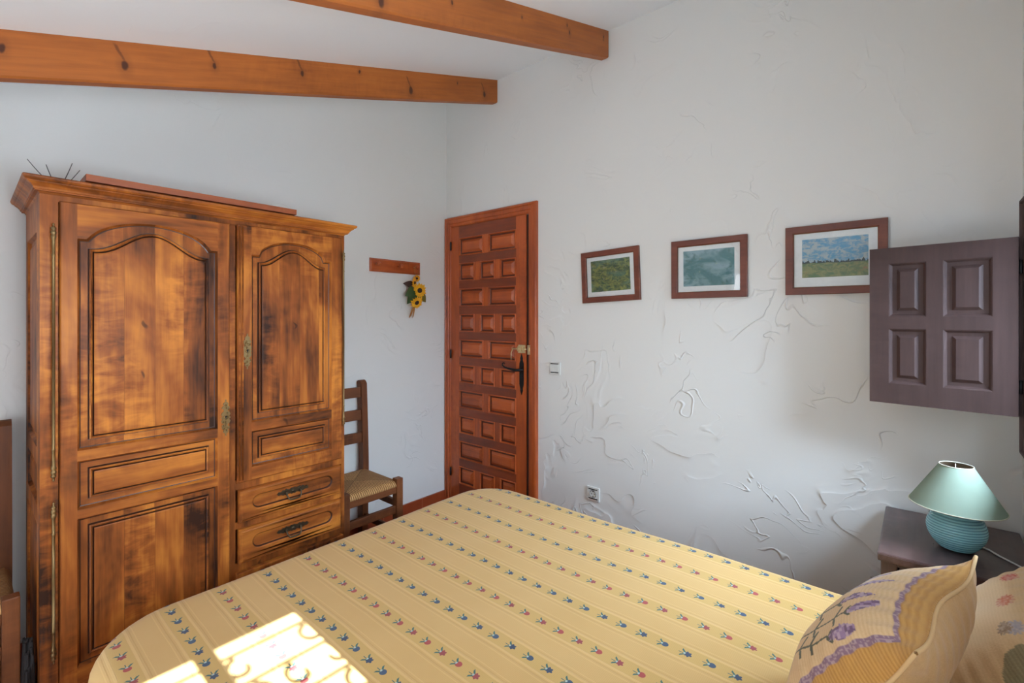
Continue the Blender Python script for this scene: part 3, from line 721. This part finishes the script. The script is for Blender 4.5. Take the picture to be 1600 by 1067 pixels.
def sunflower(x, y, z, r, tilt):
    Mx = Matrix.Translation((x, y, z)) @ Matrix.Rotation(tilt[0], 4, 'Z') @ Matrix.Rotation(tilt[1], 4, 'X')
    m = MB()
    for ring_, (n_, rr_, off) in enumerate(((15, 1.0, 0), (15, .82, .2))):
        for k in range(n_):
            th = 2*PI*k/n_+off; L_ = r*rr_*(.9+.2*((k*7) % 5)/5)
            u = Vector((math.cos(th), 0, math.sin(th))); wv = Vector((-math.sin(th), 0, math.cos(th)))
            yy = -.004*ring_
            P = [u*(r*.3)+wv*(r*.07), u*(r*.3)-wv*(r*.07), u*(L_*.7)-wv*(r*.13)+Vector((0, -.004, 0)), u*L_+Vector((0, .002, 0)), u*(L_*.7)+wv*(r*.13)+Vector((0, -.004, 0)), u*(L_*.65)+Vector((0, .0015, 0))]
            P = [Mx @ (p+Vector((0, yy, 0))) for p in P]
            Q = [p+Vector((0, .0012, 0)) for p in P]
            m.add(P+Q, [(0, 1, 2, 5), (0, 5, 4), (5, 2, 3), (5, 3, 4), (6, 7, 8, 11), (6, 11, 10), (11, 8, 9), (11, 9, 10), (1, 2, 8, 7), (2, 3, 9, 8), (3, 4, 10, 9), (4, 0, 6, 10)])
    p = m.build('sunflower', yel, sf)
    m = MB(); m.lathe([(0, -.010), (r*.2, -.009), (r*.33, -.004), (r*.34, .002)], (0, 0, 0), 16, Mx.to_3x3(), 'y')
    for i in range(len(m.v)): m.v[i] = tuple(Vector(m.v[i])+Vector((x, y, z)))
    m.build('flower_centre', brn, p)
sunflower(-.296, -.055, 1.608, .037, (.5, .1)); sunflower(-.258, -.064, 1.558, .054, (-.25, .1)); sunflower(-.280, -.062, 1.476, .049, (-.1, .45)); sunflower(-.266, -.045, 1.640, .026, (-.6, .2))
def leafm(mb, c, L_, W_, dirv, n):
    c = Vector(c); u = Vector(dirv).normalized(); n = Vector(n).normalized(); wv = n.cross(u)
    top = []; N = 8
    prof_ = [(k/N, math.sin(PI*(k/N)**.8)*W_/2) for k in range(N+1)]
    vs = []
    for f, hw in prof_:
        mid_ = c+u*L_*f+n*(.010*math.sin(PI*f))
        vs += [mid_-wv*hw, mid_-n*.002, mid_+wv*hw]
    vs2 = [v-n*.0012 for v in vs]; k3 = len(vs)
    fs = []
    for i in range(N):
        for a in (0, 1): fs.append((3*i+a, 3*i+a+1, 3*i+a+4, 3*i+a+3)); fs.append((k3+3*i+a+3, k3+3*i+a+4, k3+3*i+a+1, k3+3*i+a))
    mb.add(vs+vs2, fs, True)
for (c_, L_, W_, dv, mt_) in (((-.285, -.05, 1.57), .105, .07, (-.75, -.1, -.45), gre), ((-.285, -.045, 1.56), .115, .065, (-.55, 0, -.85), gre), ((-.25, -.045, 1.54), .085, .06, (.6, 0, -.6), plain('olive_leaf', lin(116, 104, 40), .6)), ((-.28, -.045, 1.59), .10, .05, (-.95, 0, .1), dbr), ((-.272, -.05, 1.53), .06, .04, (-.1, -.3, -1), gre)):
    mb = MB(); leafm(mb, c_, L_, W_, dv, (.1, -1, .1)); mb.build('leaf', mt_, sf)
m = MB()
for k in range(7): m.tube([(-.283, -.045, 1.455), (-.296+.004*(k-3), -.045, 1.43), (-.312+.006*(k-3), -.045-.002*(k % 3), 1.372+.006*(k % 4))], .002, 5)
m.build('raffia_tail', raf, sf)

for o_ in sf.children: o_.location.x += XO

# ---------------------------------------------------------------- chairs
mr, b = start('woven_rush'); x, y, z, v = coords()
side = ab(x) > ab(y*.98)
s1 = x*(1-side)+y*side
nn = noise(v, 30, 3, .6, .3); cordn = sin((s1+(nn-.5)*.012)*2*PI/.0115)*.5+.5
c = mixc(cordn, lin(112, 74, 38), lin(220, 172, 110)); c = mixc(sstep(noise(v, 14, 3), .4, .65)*.45, c, lin(150, 104, 58))
diag = 1-sstep(ab(ab(x)-ab(y*.98)), 0, .006); c = mixc(side*.38, c, lin(112, 74, 40)); c = mixc(diag*.6, c, lin(70, 46, 26))
setc(b, c, .75); bump(b, cordn, .6, .002)
def make_chair():
    t = thing('rush_seat_chair', 'x', 'chair', (0, 0, 0), 'ladder-back rush-seat chairs')
    cz_, cx_ = chairw('z'), chairw('x'); hw = .163; fy, ry = -.180, .165
    def post(sx):
        m = MB(); rs = []
        for i in range(25):
            z = .975*i/24; yy = ry+(.020*max(0, (z-.46)/.5)**1.3 if z > .46 else .02*(.46-z)/.46*.6); a = .019; d = .025
            top = 1.0
            rs.append([(sx*hw-a, yy-d, z), (sx*hw+a, yy-d, z), (sx*hw+a, yy+d, z), (sx*hw-a, yy+d, z)])
        for k, (sd, dz) in enumerate(((.88, .010), (.55, .018), (.2, .021))):
            rs.append([(sx*hw-.019, yy-.025*sd+.004, .975+dz-.002), (sx*hw+.019, yy-.025*sd+.004, .975+dz-.002), (sx*hw+.019, yy+.025*sd+.004, .975+dz-.002), (sx*hw-.019, yy+.025*sd+.004, .975+dz-.002)])
        m.rings(rs, True, True); m.build('back_leg', cz_, t, local=True)
    post(-1); post(1)
    for sx in (-1, 1):
        MB().box(sx*hw-.021, sx*hw+.021, fy-.021, fy+.021, 0, .478, .004).build('front_leg', cz_, t, local=True)
    for z0, z1 in ((.893, .953), (.757, .818), (.622, .682)):
        m = MB(); rs = []; bow = .016
        for i in range(13):
            x_ = -hw+.010+(2*hw-.020)*i/12; q = 1-(2*i/12-1)**2; zc_ = (z0+z1)/2; yy = ry+.020*((zc_-.46)/.5)**1.3+bow*q*.5-.006
            zt_ = z1-.006*q*0; rs.append([(x_, yy-.008, z0), (x_, yy-.008, z1), (x_, yy+.008, z1), (x_, yy+.008, z0)])
        m.rings(rs, True, True); m.build('back_slat', cx_, t, local=True)
    m = MB(); m.box(-hw+.02, hw-.02, fy-.014, fy+.012, .398, .446, .003); m.build('seat_rail', cx_, t, local=True)
    for z0 in (.285,): MB().box(-hw+.02, hw-.02, fy-.010, fy+.010, z0, z0+.042, .003).build('stretcher', cx_, t, local=True)
    for sx in (-1, 1):
        MB().box(sx*hw-.010, sx*hw+.010, fy+.02, ry-.02, .398, .442, .003).build('seat_rail', chairw('y'), t, local=True)
        for z0 in (.155, .315): MB().box(sx*hw-.009, sx*hw+.009, fy+.02, ry-.012, z0, z0+.036, .003).build('stretcher', chairw('y'), t, local=True)
    MB().box(-hw+.02, hw-.02, ry-.002, ry+.016, .24, .275, .003).build('stretcher', cx_, t, local=True)
    # rush seat: pillowy slab
    N = 24; m = MB(); vs = []
    x0, x1, y0, y1 = -hw-.012, hw+.012, fy-.016, ry+.005
    def top(i, k):
        u = 2*i/N-1; v_ = 2*k/N-1; e_ = max(abs(u), abs(v_)); X_ = (x0+x1)/2+u*(x1-x0)/2; Y_ = (y0+y1)/2+v_*(y1-y0)/2
        cut = 1
        if abs(u) > .86 and v_ < -.86: X_ *= .86/abs(u)
        z = .458+.010*(1-e_**4)-.006*(1-e_)-.014*max(0, (e_-.9)/.1)**2
        return (X_, Y_, z)
    for k in range(N+1):
        for i in range(N+1): vs.append(top(i, k))
    n0 = len(vs)
    for k in range(N+1):
        for i in range(N+1): p = top(i, k); vs.append((p[0]*.985, p[1], .434))
    idx = lambda i, k, o=0: o+k*(N+1)+i
    fs = [(idx(i, k), idx(i+1, k), idx(i+1, k+1), idx(i, k+1)) for k in range(N) for i in range(N)]+[(idx(i, k+1, n0), idx(i+1, k+1, n0), idx(i+1, k, n0), idx(i, k, n0)) for k in range(N) for i in range(N)]
    for i in range(N):
        fs += [(idx(i, 0), idx(i, 0, n0), idx(i+1, 0, n0), idx(i+1, 0)), (idx(i+1, N), idx(i+1, N, n0), idx(i, N, n0), idx(i, N)),
               (idx(0, i+1), idx(0, i+1, n0), idx(0, i, n0), idx(0, i)), (idx(N, i), idx(N, i, n0), idx(N, i+1, n0), idx(N, i+1))]
    m.add(vs, fs, True); m.build('rush_seat', mr, t, local=True)
    return t
ch = make_chair(); ch.location = (-.878, -.220, 0); ch['label'] = 'dark wooden ladder-back chair with a rush seat between the wardrobe and the door'
c2 = ch.copy(); C.objects.link(c2); c2.location = (-2.372, -.215, 0); c2['label'] = 'dark wooden chair with a rush seat cut by the left edge of the photo'
for k_ in list(ch.children):
    q = k_.copy(); C.objects.link(q); q.parent = c2
# dark bundle in the gap between left chair and wardrobe
m = MB(); random.seed(11)
for k in range(60):
    a = random.uniform(-1, 1); bb_ = random.uniform(-1, 1); x_ = -2.171+a*.007; y_ = -.42+bb_*.05; h = .335*(1-.22*bb_*bb_)+random.uniform(-.02, .0)
    m.tube([(x_, y_, .0), (x_+a*.004, y_, h*.6), (x_+a*.003, y_+random.uniform(-.01, .01), h)], [.006, .0075, .003], 6)
tag(m.build('dark_bristle_bundle', plain('black_bristle', lin(40, 34, 33), .8), None, loc=(-2.171, -.42, 0)), 'dark bristly bundle standing on the floor between left chair and wardrobe', 'bundle')

# ---------------------------------------------------------------- bed
BX0, BX1, BY0, BY1, BZ = -2.115, -.515, -2.862, -.905, .532
bed = thing('bed', 'double bed under a yellow woven bedspread with rows of little blue and red flowers', 'bed', (-1.3, -1.88, 0))
plainw = plain('mattress_ticking', lin(220, 214, 200), .8)
MB().box(BX0+.06, BX1-.06, BY0+.02, BY1-.06, .28, BZ-.03, .04).build('mattress', plainw, bed)
MB().box(BX0+.07, BX1-.07, BY0+.02, BY1-.08, .10, .28, .01).build('bed_base', chairw('x'), bed)
for x_ in (BX0+.12, BX1-.12):
    for y_ in (BY0+.1, BY1-.14): MB().box(x_-.03, x_+.03, y_-.03, y_+.03, 0, .10, .004).build('leg', chairw('z'), bed)
mq, b = start('bedspread_weave'); tcn = E_.nt.nodes.new('ShaderNodeTexCoord'); sp = E_.nt.nodes.new('ShaderNodeSeparateXYZ')
E_.nt.links.new(tcn.outputs['UV'], sp.inputs[0]); u, v = E_(sp.outputs[0]), E_(sp.outputs[1])
uv3 = comb(u, v, 0)
wob = noise(uv3, 3, 2); uu = u+(wob-.5)*.012
P_, U0 = .1335, -1.2515
ru = (uu-U0)/P_; k_ = E_.m('ROUND', ru); du = (ru-k_)*P_; par = ab(E_.m('MODULO', k_, 2.0))
Q_ = .0590; rv = (v+1.877)/Q_+k_*.0; mi = E_.m('ROUND', rv); dv = (rv-mi)*Q_; alt = ab(E_.m('MODULO', mi, 2.0))
adu = ab(du)
rib = sin(v*2*PI/.0042)*.5+.5; rib2 = sin(u*2*PI/.0035)*.5+.5
base = mixc(noise(uv3, 5, 3), lin(200, 160, 98), lin(210, 172, 114))
base = mixc(rib*.10, base, lin(170, 124, 60))
band = 1-sstep(adu, .021, .0225); base = mixc(band*.40, base, lin(190, 156, 84))
l1 = sstep(adu, .0225, .0235)*(1-sstep(adu, .0285, .030)); base = mixc(l1*.26, base, lin(234, 200, 136))
l2 = sstep(adu, .0325, .0335)*(1-sstep(adu, .035, .036)); base = mixc(l2*.28, base, lin(176, 132, 70))
l3 = sstep(adu, .040, .041)*(1-sstep(adu, .0425, .0435)); base = mixc(l3*.3, base, lin(228, 192, 128))
# motif: the flower towards -v, leaves towards +v
fdx, fdy = du-.0, dv+.0055
rad = E_.m('SQRT', fdx*fdx+fdy*fdy*.8); ang_ = E_.m('ARCTAN2', fdx, fdy)
lob = sin(ang_*6.0)*.0016*alt+.0088
flower = (rad < lob)*((fdy) < .0055)
wht = (E_.m('SQRT', fdx*fdx+(dv-.0020)*(dv-.0020)*1.6) < .0034)
lf = (ab(ab(du)-(dv+.002)*.95) < .0034)*(dv > -.0005)*(dv < .0108)
stem = (ab(du+.001) < .0011)*(dv > .001)*(dv < .0165)
fc = mixc(par, lin(166, 78, 72), lin(70, 86, 106)); fc = mixc(alt*.25, fc, lin(60, 50, 70))
base = mixc(mx(lf, stem), base, lin(74, 104, 96)); base = mixc(flower, base, fc); base = mixc(wht*.9, base, lin(176, 190, 184))
setc(b, base, .82); b.inputs['Sheen Weight'].default_value = .15; b.inputs['Specular IOR Level'].default_value = .2
big = noise(uv3, 2.2, 3)
hgt = rib*.012+l1*.10-l2*.06+flower*.06+lf*.05+big*1.3+noise(uv3, 7, 2)*.25
bump(b, hgt, .55, .012)
m = MB(); R0 = .16; ER = .055; cell = .022; drop = .36
nx = int((BX1-BX0+2*drop)/cell); ny = int((BY1-BY0+drop)/cell)
cx0_, cx1_, cy1_ = BX0+ER, BX1-ER, BY1-ER
def place(fx, fy):
    # nearest point of the inner rounded rectangle, outward distance
    ix = min(max(fx, cx0_+R0), cx1_-R0); iy = min(fy, cy1_-R0)
    ddx, ddy = fx-ix, fy-iy; dd = math.hypot(ddx, ddy)
    z = BZ+.006*mnoise.noise(Vector((fx*2.2, fy*2.2, 0)))-.004*(1-min(1, dd/.2))
    if dd <= R0+1e-9 or dd == 0: return (fx, fy, z)
    nx_, ny_ = ddx/dd, ddy/dd; s_ = dd-R0; bx_, by_ = ix+nx_*R0, iy+ny_*R0
    arc = ER*PI/2
    if s_ < arc: th = s_/ER; o_, z_ = ER*math.sin(th), ER*(1-math.cos(th))
    else:
        o_, z_ = ER, ER+(s_-arc)
        th2 = (fx+fy)*14; corner = min(abs(nx_), abs(ny_))*1.4
        o_ += (.010+.02*corner)*min(1, (s_-arc)/.15)*(.6+math.sin(th2)*.6)
    zz_ = max(z-z_, .03+.0*s_)
    return (bx_+nx_*o_, by_+ny_*o_, zz_)
vs = []; uvs = []
for j_ in range(ny+1):
    for i_ in range(nx+1):
        fx = BX0-drop+(BX1-BX0+2*drop)*i_/nx; fy = BY0+(BY1-BY0+drop)*j_/ny
        vs.append(place(fx, fy)); uvs.append((fx, fy))
m.add(vs, [(j_*(nx+1)+i_, j_*(nx+1)+i_+1, (j_+1)*(nx+1)+i_+1, (j_+1)*(nx+1)+i_) for j_ in range(ny) for i_ in range(nx)], True)
m.build('bedspread', mq, bed, uv=uvs)

# ---------------------------------------------------------------- cushions
def cushion_mesh(name, S, T, e2dir, size2, thick, paint, parent, N=150, sag=.0):
    """S, T: the two top corners; e2dir: direction down the face; paint(s, t, front) -> colour"""
    S, T = Vector(S), Vector(T); e1 = (T-S); L1 = e1.length; e1n = e1.normalized(); e2 = Vector(e2dir); e2 = (e2-e1n*e2.dot(e1n)).normalized(); n = e1n.cross(e2)
    if n.y < 0: n = -n
    O_ = S+e1n*L1/2+e2*size2/2
    me = bpy.data.meshes.new(name); vs = []; cols = []
    def pos(a, c, sgn):
        q = (1-abs(a)**2.6)*(1-abs(c)**2.6); h = thick/2*max(0, q)**.72*(1 if sgn > 0 else .72)
        px_ = a*(1-.075*(1-c*c)*abs(a)**2); pc = c*(1-.075*(1-a*a)*abs(c)**2)
        edge = max(abs(a), abs(c)); wr_ = .0035*math.sin((a if abs(c) > abs(a) else c)*34+sgn)*max(0, (edge-.55)/.45)*(1-edge)**.5*1.6 if edge < 1 else 0
        wob_ = .010*mnoise.noise(Vector((a*2.1, c*2.1, sgn*3+L1*9)))*(1-edge**2)
        side_ = .006*math.sin(5.0*a+2.0)*(1 if abs(c) > .97 else abs(c)**6)+.006*math.sin(4.3*c+1.0)*abs(a)**6
        return O_+e1n*(px_*L1/2)+e2*(pc*size2/2)+n*(sgn*(h+wr_+wob_)+side_)
    for sgn in (1, -1):
        for k in range(N+1):
            for i in range(N+1):
                a, c = 2*i/N-1, 2*k/N-1; vs.append(pos(a, c, sgn)); cols.append(paint((a+1)/2, (c+1)/2, sgn > 0))
    fs = []; M_ = (N+1)*(N+1)
    for k in range(N):
        for i in range(N):
            q = k*(N+1)+i; fs.append((q, q+1, q+N+2, q+N+1)); fs.append((M_+q+N+1, M_+q+N+2, M_+q+1, M_+q))
    loc = Vector(parent['_b'])
    me.from_pydata([v_-loc for v_ in vs], [], fs)
    ca = me.color_attributes.new('weave', 'FLOAT_COLOR', 'POINT')
    ca.data.foreach_set('color', [c_ for col in cols for c_ in col])
    bm = bmesh.new(); bm.from_mesh(me); bmesh.ops.remove_doubles(bm, verts=bm.verts[:], dist=.0002); bmesh.ops.recalc_face_normals(bm, faces=bm.faces[:])
    for f in bm.faces: f.smooth = True
    bm.to_mesh(me); bm.free()
    mt, b = start(name+'_fabric'); at = E_.nt.nodes.new('ShaderNodeAttribute'); at.attribute_name = 'weave'; x, y, z, v = coords()
    nz = noise(v, 260, 2); setc(b, mixc(nz*.18, at.outputs['Color'], lin(120, 84, 40)), .85); b.inputs['Sheen Weight'].default_value = .2; b.inputs['Specular IOR Level'].default_value = .15
    bump(b, nz, .25, .002); me.materials.append(mt)
    o = bpy.data.objects.new('cushion_cover', me); C.objects.link(o); o.parent = parent
    m = MB(); loop = []
    for k in range(4):
        for i in range(30):
            f = 2*i/30-1; a, c = [(f, -1), (1, f), (-f, 1), (-1, -f)][k]; loop.append(pos(a, c, 1)*.5+pos(a, c, -1)*.5)
    loop.append(loop[0]); m.tube(loop, .0032, 8, False)
    m.build('piping', plain('cream_piping', lin(214, 178, 128), .8), parent)
random.seed(5)
jit = [[random.random() for _ in range(64)] for _ in range(64)]
def J(s, t): return jit[int(s*61) % 64][int(t*61) % 64]
def seg(px_, py_, ax, ay, bx_, by_):
    dx, dy_ = bx_-ax, by_-ay; q = max(0, min(1, ((px_-ax)*dx+(py_-ay)*dy_)/(dx*dx+dy_*dy_))); return math.hypot(px_-ax-q*dx, py_-ay-q*dy_)
cream, must, purp, lav, stemc = lin(222, 190, 146), lin(200, 152, 82), lin(136, 108, 128), lin(150, 124, 158), lin(78, 84, 70)
plainback = lin(208, 168, 116)
def mixl(a, b_, f): return tuple(a[i]*(1-f)+b_[i]*f for i in range(4))
sprigs = [([(.34, .84), (.25, .615), (.20, .495), (.185, .385)], [(.172, .345), (.150, .235)], .036, [(.24, .59), (.21, .50)]),
          ([(.42, .80), (.31, .545), (.275, .355), (.262, .265)], [(.262, .235), (.300, .135)], .030, [(.30, .49), (.27, .34)]),
          ([(.50, .74), (.40, .44), (.375, .33)], [(.368, .30), (.372, .17)], .026, [(.41, .47)]),
          ([(.60, .62), (.50, .34)], [(.490, .29), (.525, .13)], .026, [(.53, .42)]),
          ([(.74, .66), (.66, .40)], [(.65, .36), (.66, .20)], .03, [(.68, .5)])]
def paintA(s, t, front):
    if not front: return mixl(plainback, lin(188, 146, 96), .3*J(s*3, t*3))
    es, et = min(s, 1-s), min(t, 1-t); es /= .092; et /= .064; e_ = min(es, et)
    ribc = .5+.5*math.sin(t*2*PI*58)
    if e_ < .86: col = mixl(must, lin(160, 110, 50), .6*ribc)
    elif e_ < 1.16: col = mixl(purp, lin(196, 172, 168), .55*(J(s*2.3, t*2.3) > .62))
    else: col = mixl(cream, lin(198, 158, 106), .38*ribc)
    for stem, head, hw, leaves in sprigs:
        for p0, p1 in zip(stem, stem[1:]):
            if seg(s, t, *p0, *p1) < .0055: col = stemc
        for (lx, ly) in leaves:
            if seg(s, t, lx, ly, lx-.05, ly-.005) < .008 or seg(s, t, lx, ly, lx+.045, ly-.045) < .008: col = stemc
        bx_, by_ = head[0]
        for kx in (-.028, 0, .028):
            if seg(s, t, bx_, by_+.035, bx_+kx, by_+.005) < .007: col = stemc
        dx, dy_ = head[1][0]-bx_, head[1][1]-by_; L_ = math.hypot(dx, dy_); q = max(0, min(1, ((s-bx_)*dx+(t-by_)*dy_)/L_**2))
        d2 = seg(s, t, *head[0], *head[1]); wv = hw*(1-.45*abs(q-.45)*1.6)+.010*(J(s*1.7, t*1.7)-.5)
        if d2 < wv: col = mixl(lav, [lin(96, 70, 104), lin(190, 166, 180), lin(150, 124, 158)][int(J(s*1.1, t*1.1)*2.99)], .75)
    return col
pa = thing('throw_cushion', 'plump mustard and cream cushion with embroidered lavender sprigs, in front on the bed', 'cushion', (-1.17, -2.55, .54), 'cushions on the bed')
cushion_mesh('lavender_cushion', (-1.394, -2.617, .885), (-.979, -2.711, .895), (.02, .50, -.83), .40, .215, paintA, pa, N=200)
sage = lin(150, 140, 108)
def paintB(s, t, front):
    if not front: return plainback
    col = mixl(cream, lin(204, 170, 126), .3*(.5+.5*math.sin(t*2*PI*48)))
    for (a, c, r_) in ((.66, -.05, .155), (-.03, .24, .185), (.45, .85, .25), (1.02, .4, .14)):
        if math.hypot(s-a, t-c) < r_: col = mixl(sage, lin(112, 102, 78), .5*(.5+.5*math.sin(t*2*PI*48)))
    for (a, c, r_, cc) in ((.755, .19, .055, lin(196, 74, 58)), (.50, .23, .062, lin(192, 92, 44)), (.26, .215, .055, lin(164, 156, 166)), (.275, .27, .05, lin(140, 112, 86)), (.6, .55, .09, lin(190, 70, 60))):
        dd = math.hypot(s-a, (t-c)); an = math.atan2(t-c, s-a)
        if dd < r_*(.6+.4*abs(math.sin(an*6))): col = mixl(cc, lin(230, 210, 190), .45*J(s*1.3, t*1.3))
    return col
pb = thing('throw_cushion', 'cream cushion with grey-green circles and red flowers, cut by the right photo edge', 'cushion', (-.85, -2.74, .54), 'cushions on the bed')
cushion_mesh('flower_cushion', (-1.09, -2.84, .80), (-.62, -2.85, .81), (.0, .62, -.78), .335, .115, paintB, pb)

# ---------------------------------------------------------------- nightstand, lamp
ns = thing('nightstand', 'dark brown wooden nightstand with a drawer in the corner beside the bed', 'nightstand', (-.25, -2.70, 0))
NX0, NX1, NY0, NY1, NZ = -.487, -.018, -2.872, -2.522, .663
MB().box(NX0, NX1, NY0, NY1, NZ-.026, NZ, .006).build('top', nightw('x'), ns)
m = MB(); m.box(NX0+.03, NX1-.01, NY0+.012, NY1-.012, .12, .136); m.box(NX0+.03, NX1-.01, NY0+.012, NY0+.026, .12, NZ-.026); m.box(NX0+.03, NX1-.01, NY1-.026, NY1-.012, .12, NZ-.026); m.box(NX1-.02, NX1-.01, NY0+.02, NY1-.02, .12, NZ-.026)
m.box(NX0+.012, NX0+.03, NY0+.04, NY1-.04, NZ-.036, NZ-.026); m.box(NX0+.012, NX0+.03, NY0+.04, NY1-.04, .46, .478)
m.build('body', nightw('z'), ns)
for x_ in (NX0+.028, NX1-.03):
    for y_ in (NY0+.028, NY1-.028): MB().box(x_-.020, x_+.020, y_-.020, y_+.020, 0, NZ-.026, .003).build('leg', nightw('z'), ns)
m = MB(); yy0, yy1, zz0, zz1 = NY0+.052, NY1-.052, .482, NZ-.038
R = lambda d, x: [(x, yy0+d, zz0+d), (x, yy1-d, zz0+d), (x, yy1-d, zz1-d), (x, yy0+d, zz1-d)]
m.rings([R(0, NX0+.03), R(0, NX0+.012), R(.004, NX0+.010), R(.022, NX0+.010), R(.026, NX0+.014), R(.036, NX0+.014), R(.040, NX0+.009)], True); nd = m.build('drawer', wood('nightstand_front', lin(132, 96, 76), lin(100, 70, 56), lin(62, 42, 36), 'y', .4, 0, .6, 1., 0, .1, .8), ns)
MB().lathe([(.006, 0), (.006, -.012), (.013, -.018), (.011, -.026), (0, -.028)], (NX0+.009, (yy0+yy1)/2, (zz0+zz1)/2), 16, axis='x').build('knob', dbrass, nd)
m = MB(); m.box(NX0+.014, NX0+.028, NY0+.05, NY1-.05, .14, .46, .003); m.build('door', nightw('z'), ns)
LX, LY = -.302, -2.706
lamp = thing('table_lamp', 'table lamp with a pale green cone shade and a ribbed turquoise ball base', 'lamp', (LX, LY, NZ))
prof = [(0, 0), (.030, 0), (.036, .003)]
for i in range(121):
    t = i/120; h = .004+.118*t; ang2 = -1.08+(1.08+1.02)*t
    r_ = .066*math.cos(ang2)**.8*1.0+.004; r_ = max(r_, .02)
    prof.append((r_+.0016*abs(math.sin(t*PI*15)), h))
prof += [(.020, .126), (.012, .130), (.010, .150), (0, .150)]
mt_, b = start('turquoise_glaze'); x, y, z, v = coords()
rr_ = ab(sin((z-.004)/.118*PI*15)); n = noise(v, 20, 2)
setc(b, mixc(rr_, lin(84, 142, 162), mixc(n, lin(142, 206, 220), lin(160, 220, 230))), .22)
MB().lathe(prof, (LX, LY, NZ), 64).build('lamp_base', mt_, lamp)
mt_, b = start('pale_green_shade'); x, y, z, v = coords(); n = noise(v, 9, 3)
b.inputs['Specular IOR Level'].default_value = .1; setc(b, mixc(n, lin(132, 148, 132), lin(146, 162, 146)), .9); b.inputs['Transmission Weight'].default_value = 0
tl = E_.nt.nodes.new('ShaderNodeBsdfTranslucent'); tl.inputs[0].default_value = lin(200, 220, 200)
ms = E_.nt.nodes.new('ShaderNodeMixShader'); ms.inputs[0].default_value = .0
E_.nt.links.new(b.outputs[0], ms.inputs[1]); E_.nt.links.new(tl.outputs[0], ms.inputs[2]); E_.nt.links.new(ms.outputs[0], E_.nt.nodes['Material Output'].inputs[0])
z0s, z1s, r0s, r1s = .134, .258, .113, .040
tilt = Matrix.Rotation(math.radians(0), 3, 'X')
sp_ = [(r0s, z0s), (r1s, z1s)]
MB().lathe([(r0s-.0012, z0s), (r1s-.0012, z1s)], (LX, LY, NZ), 64).build('shade_inside', plain('shadowed_brown_inside', lin(110, 88, 66), .8), lamp, label='brown inside of the lampshade, darkened for its shadow')  # inner cone, its dark brown stands in for the shadow inside the lampshade
MB().lathe(sp_, (LX, LY, NZ), 64).build('lamp_shade', mt_, lamp)
m = MB(); m.tube([(LX+r0s*math.cos(2*PI*k/48), LY+r0s*math.sin(2*PI*k/48), NZ+z0s) for k in range(49)], .0016, 6, False); m.build('shade_trim', plain('cream_trim', lin(206, 204, 184), .7), lamp); m = MB(); m.tube([(LX+r1s*math.cos(2*PI*k/48), LY+r1s*math.sin(2*PI*k/48), NZ+z1s) for k in range(49)], .0016, 6, False)
m.build('shade_trim', plain('cream_trim', lin(206, 204, 184), .7), lamp)
m = MB(); m.lathe([(.012, .148), (.014, .152), (.014, .180), (.010, .185)], (LX, LY, NZ), 16); m.lathe([(.010, .185), (.022, .205), (.026, .222), (.018, .238), (0, .244)], (LX, LY, NZ), 16); 
for k in range(3):
    th = 2*PI*k/3; m.tube([(LX+.010*math.cos(th), LY+.010*math.sin(th), NZ+.184), (LX+r1s*math.cos(th), LY+r1s*math.sin(th), NZ+z1s-.004)], .0013, 6)
m.build('bulb_holder', plastic, lamp)
m = MB(); m.tube([(-.285, -2.738, NZ+.006), (-.262, -2.752, NZ+.0035), (-.247, -2.766, NZ+.0032), (-.258, -2.782, NZ+.0032), (-.290, -2.801, NZ+.0032), (-.345, -2.844, NZ+.0032), (-.362, -2.858, NZ+.0032)], .0026, 8); m.build('power_cord', plastic, lamp)

for o in bpy.data.objects:
    if '_b' in o: del o['_b']
